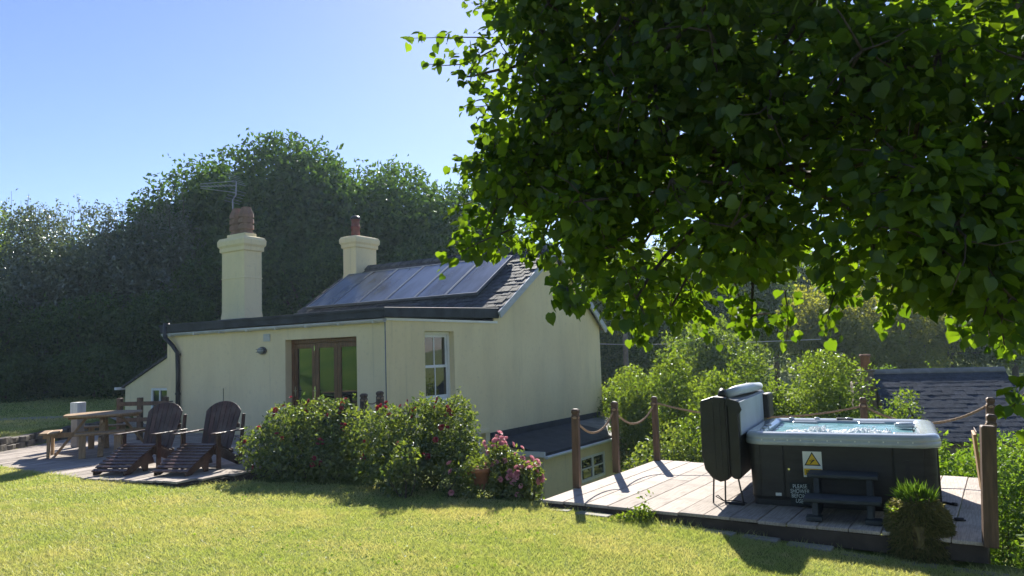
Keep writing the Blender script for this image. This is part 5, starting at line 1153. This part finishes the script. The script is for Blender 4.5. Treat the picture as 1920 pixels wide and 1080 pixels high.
# limbs from the trunk out to groups of leaf clumps
main = [(2.2, 5.6, 5.2), (1.0, 5.9, 4.3), (2.0, 5.7, 3.2), (3.2, 5.4, 3.0), (3.0, 4.6, 5.6), (4.6, 6.4, 4.2), (6.8, 5.5, 5.0), (5.2, 3.4, 5.2), (4.2, 5.0, 2.6)]
bk = MB(); bk.tube([(0, 0, 0), (.05, .02, 1.2), (-.1, .1, 2.6), (.05, .05, 5.2), (0, 0, 7.2)], [.34, .27, .23, .15, .04], 12)
C = np.array([l[:3] for l in LIME])
for m_ in main: limb(bk, (-.05, .06, 2.2 + .25 * (m_[2] - 2.5)), np.array(m_) - LO, .10, .035, rg, 7, .06, 8)
MN = np.array(main)
for c in C:
    j = np.argmin(np.linalg.norm(MN - c, axis=1)); limb(tw, MN[j] - LO, c - LO, .026, .008, rg, 6, .09, 5)
bk.build('trunk', MAT['bark'], lt, True)
SPR = [((.05, 5.7, 4.35), (-.74, 5.6, 4.33)), ((-.1, 5.7, 4.25), (-.62, 5.6, 4.12)), ((.2, 5.8, 3.9), (-.34, 5.8, 3.83)), ((.1, 5.9, 3.5), (-.46, 5.9, 3.36)), ((.1, 5.9, 3.1), (-.5, 5.8, 3.0)), ((.0, 5.2, 2.72), (-.47, 5.0, 2.48)),
       ((.24, 3.9, 2.35), (.285, 3.65, 2.06)), ((1.08, 6.4, 2.3), (1.06, 6.4, 1.92)), ((1.5, 6.3, 2.3), (1.64, 6.2, 1.95)), ((2.29, 6.2, 2.3), (2.27, 6.2, 1.86)), ((3.1, 6.0, 2.3), (3.0, 6.0, 2.0)), ((3.15, 4.4, 1.75), (2.89, 4.4, 1.42)),
       ((2.7, 6.1, 2.3), (2.6, 6.1, 1.93)), ((.9, 6.4, 2.5), (.8, 6.3, 2.12)), ((1.9, 6.3, 2.4), (1.95, 6.2, 1.98)), ((.6, 5.6, 2.6), (.35, 5.5, 2.3)), ((.1, 5.8, 4.7), (-.25, 5.7, 4.65)), ((3.5, 5.4, 2.2), (3.55, 5.3, 1.8)), ((.3, 5.7, 3.3), (-.15, 5.6, 2.75))]
for a, b in SPR:
    a = np.array(a); b = np.array(b); limb(tw, a - LO, b - LO, .007, .0025, rg, 5, .05, 5); n = 36
    t_ = np.concatenate([rg.uniform(.1, 1, n - 1), [1.]])[:, None]; P = a + (b - a) * t_ + rg.normal(size=(n, 3)) * .045
    A = (b - a) / np.linalg.norm(b - a) * .5 + rg.normal(size=(n, 3)) * .55; A[:, 2] -= .7; add_leaves(P, A)
stuff(tw.build('twigs', MAT['bark'], lt, True))
P = np.concatenate(PL); A = unit(np.concatenate(AL)); Nn = np.concatenate(NL); S = np.concatenate(SL)
keep = np.linalg.norm(P - CAMP, axis=1) > 2.0; P, A, Nn, S = P[keep], A[keep], Nn[keep], S[keep]
# the leaves that show largest stand alone, the rest form the crown
ux = (P - CAMP) @ np.array(rt); uy = (P - CAMP) @ np.array(up); uz = (P - CAMP) @ np.array(fw)
seen = (np.abs(ux / uz) < .72) & (np.abs(uy / uz) < .41) & (uz > 0)
rank = np.where(seen, S / uz, 0); big = np.argsort(-rank)[:200]
spray0 = len(P) - 36 * len(SPR); big = np.unique(np.concatenate([big, np.arange(spray0, len(P), 5)]))[:290]
rest = np.ones(len(P), bool); rest[big] = False
V, Fc = lime_leaves(P[rest] - LO, A[rest], Nn[rest], S[rest]); stuff(big_mesh('crown', V, Fc, LEAF['lime'], lt))
lm_ = bpy.data.meshes.new('leaf'); lm_.from_pydata([tuple(v_) for v_ in LIME_V], [], LIME_F); lm_.update(); lm_.materials.append(LEAF['lime'])
for i in big:
    a = Vector(A[i]); s_ = a.cross(Vector(Nn[i])).normalized(); u_ = s_.cross(a); p = Vector(P[i] - LO); z_ = float(S[i])
    o = link('leaf', lm_, lt)
    o.matrix_local = Matrix(((s_.x * z_, a.x * z_, u_.x * z_, p.x), (s_.y * z_, a.y * z_, u_.y * z_, p.y), (s_.z * z_, a.z * z_, u_.z * z_, p.z), (0, 0, 0, 1)))
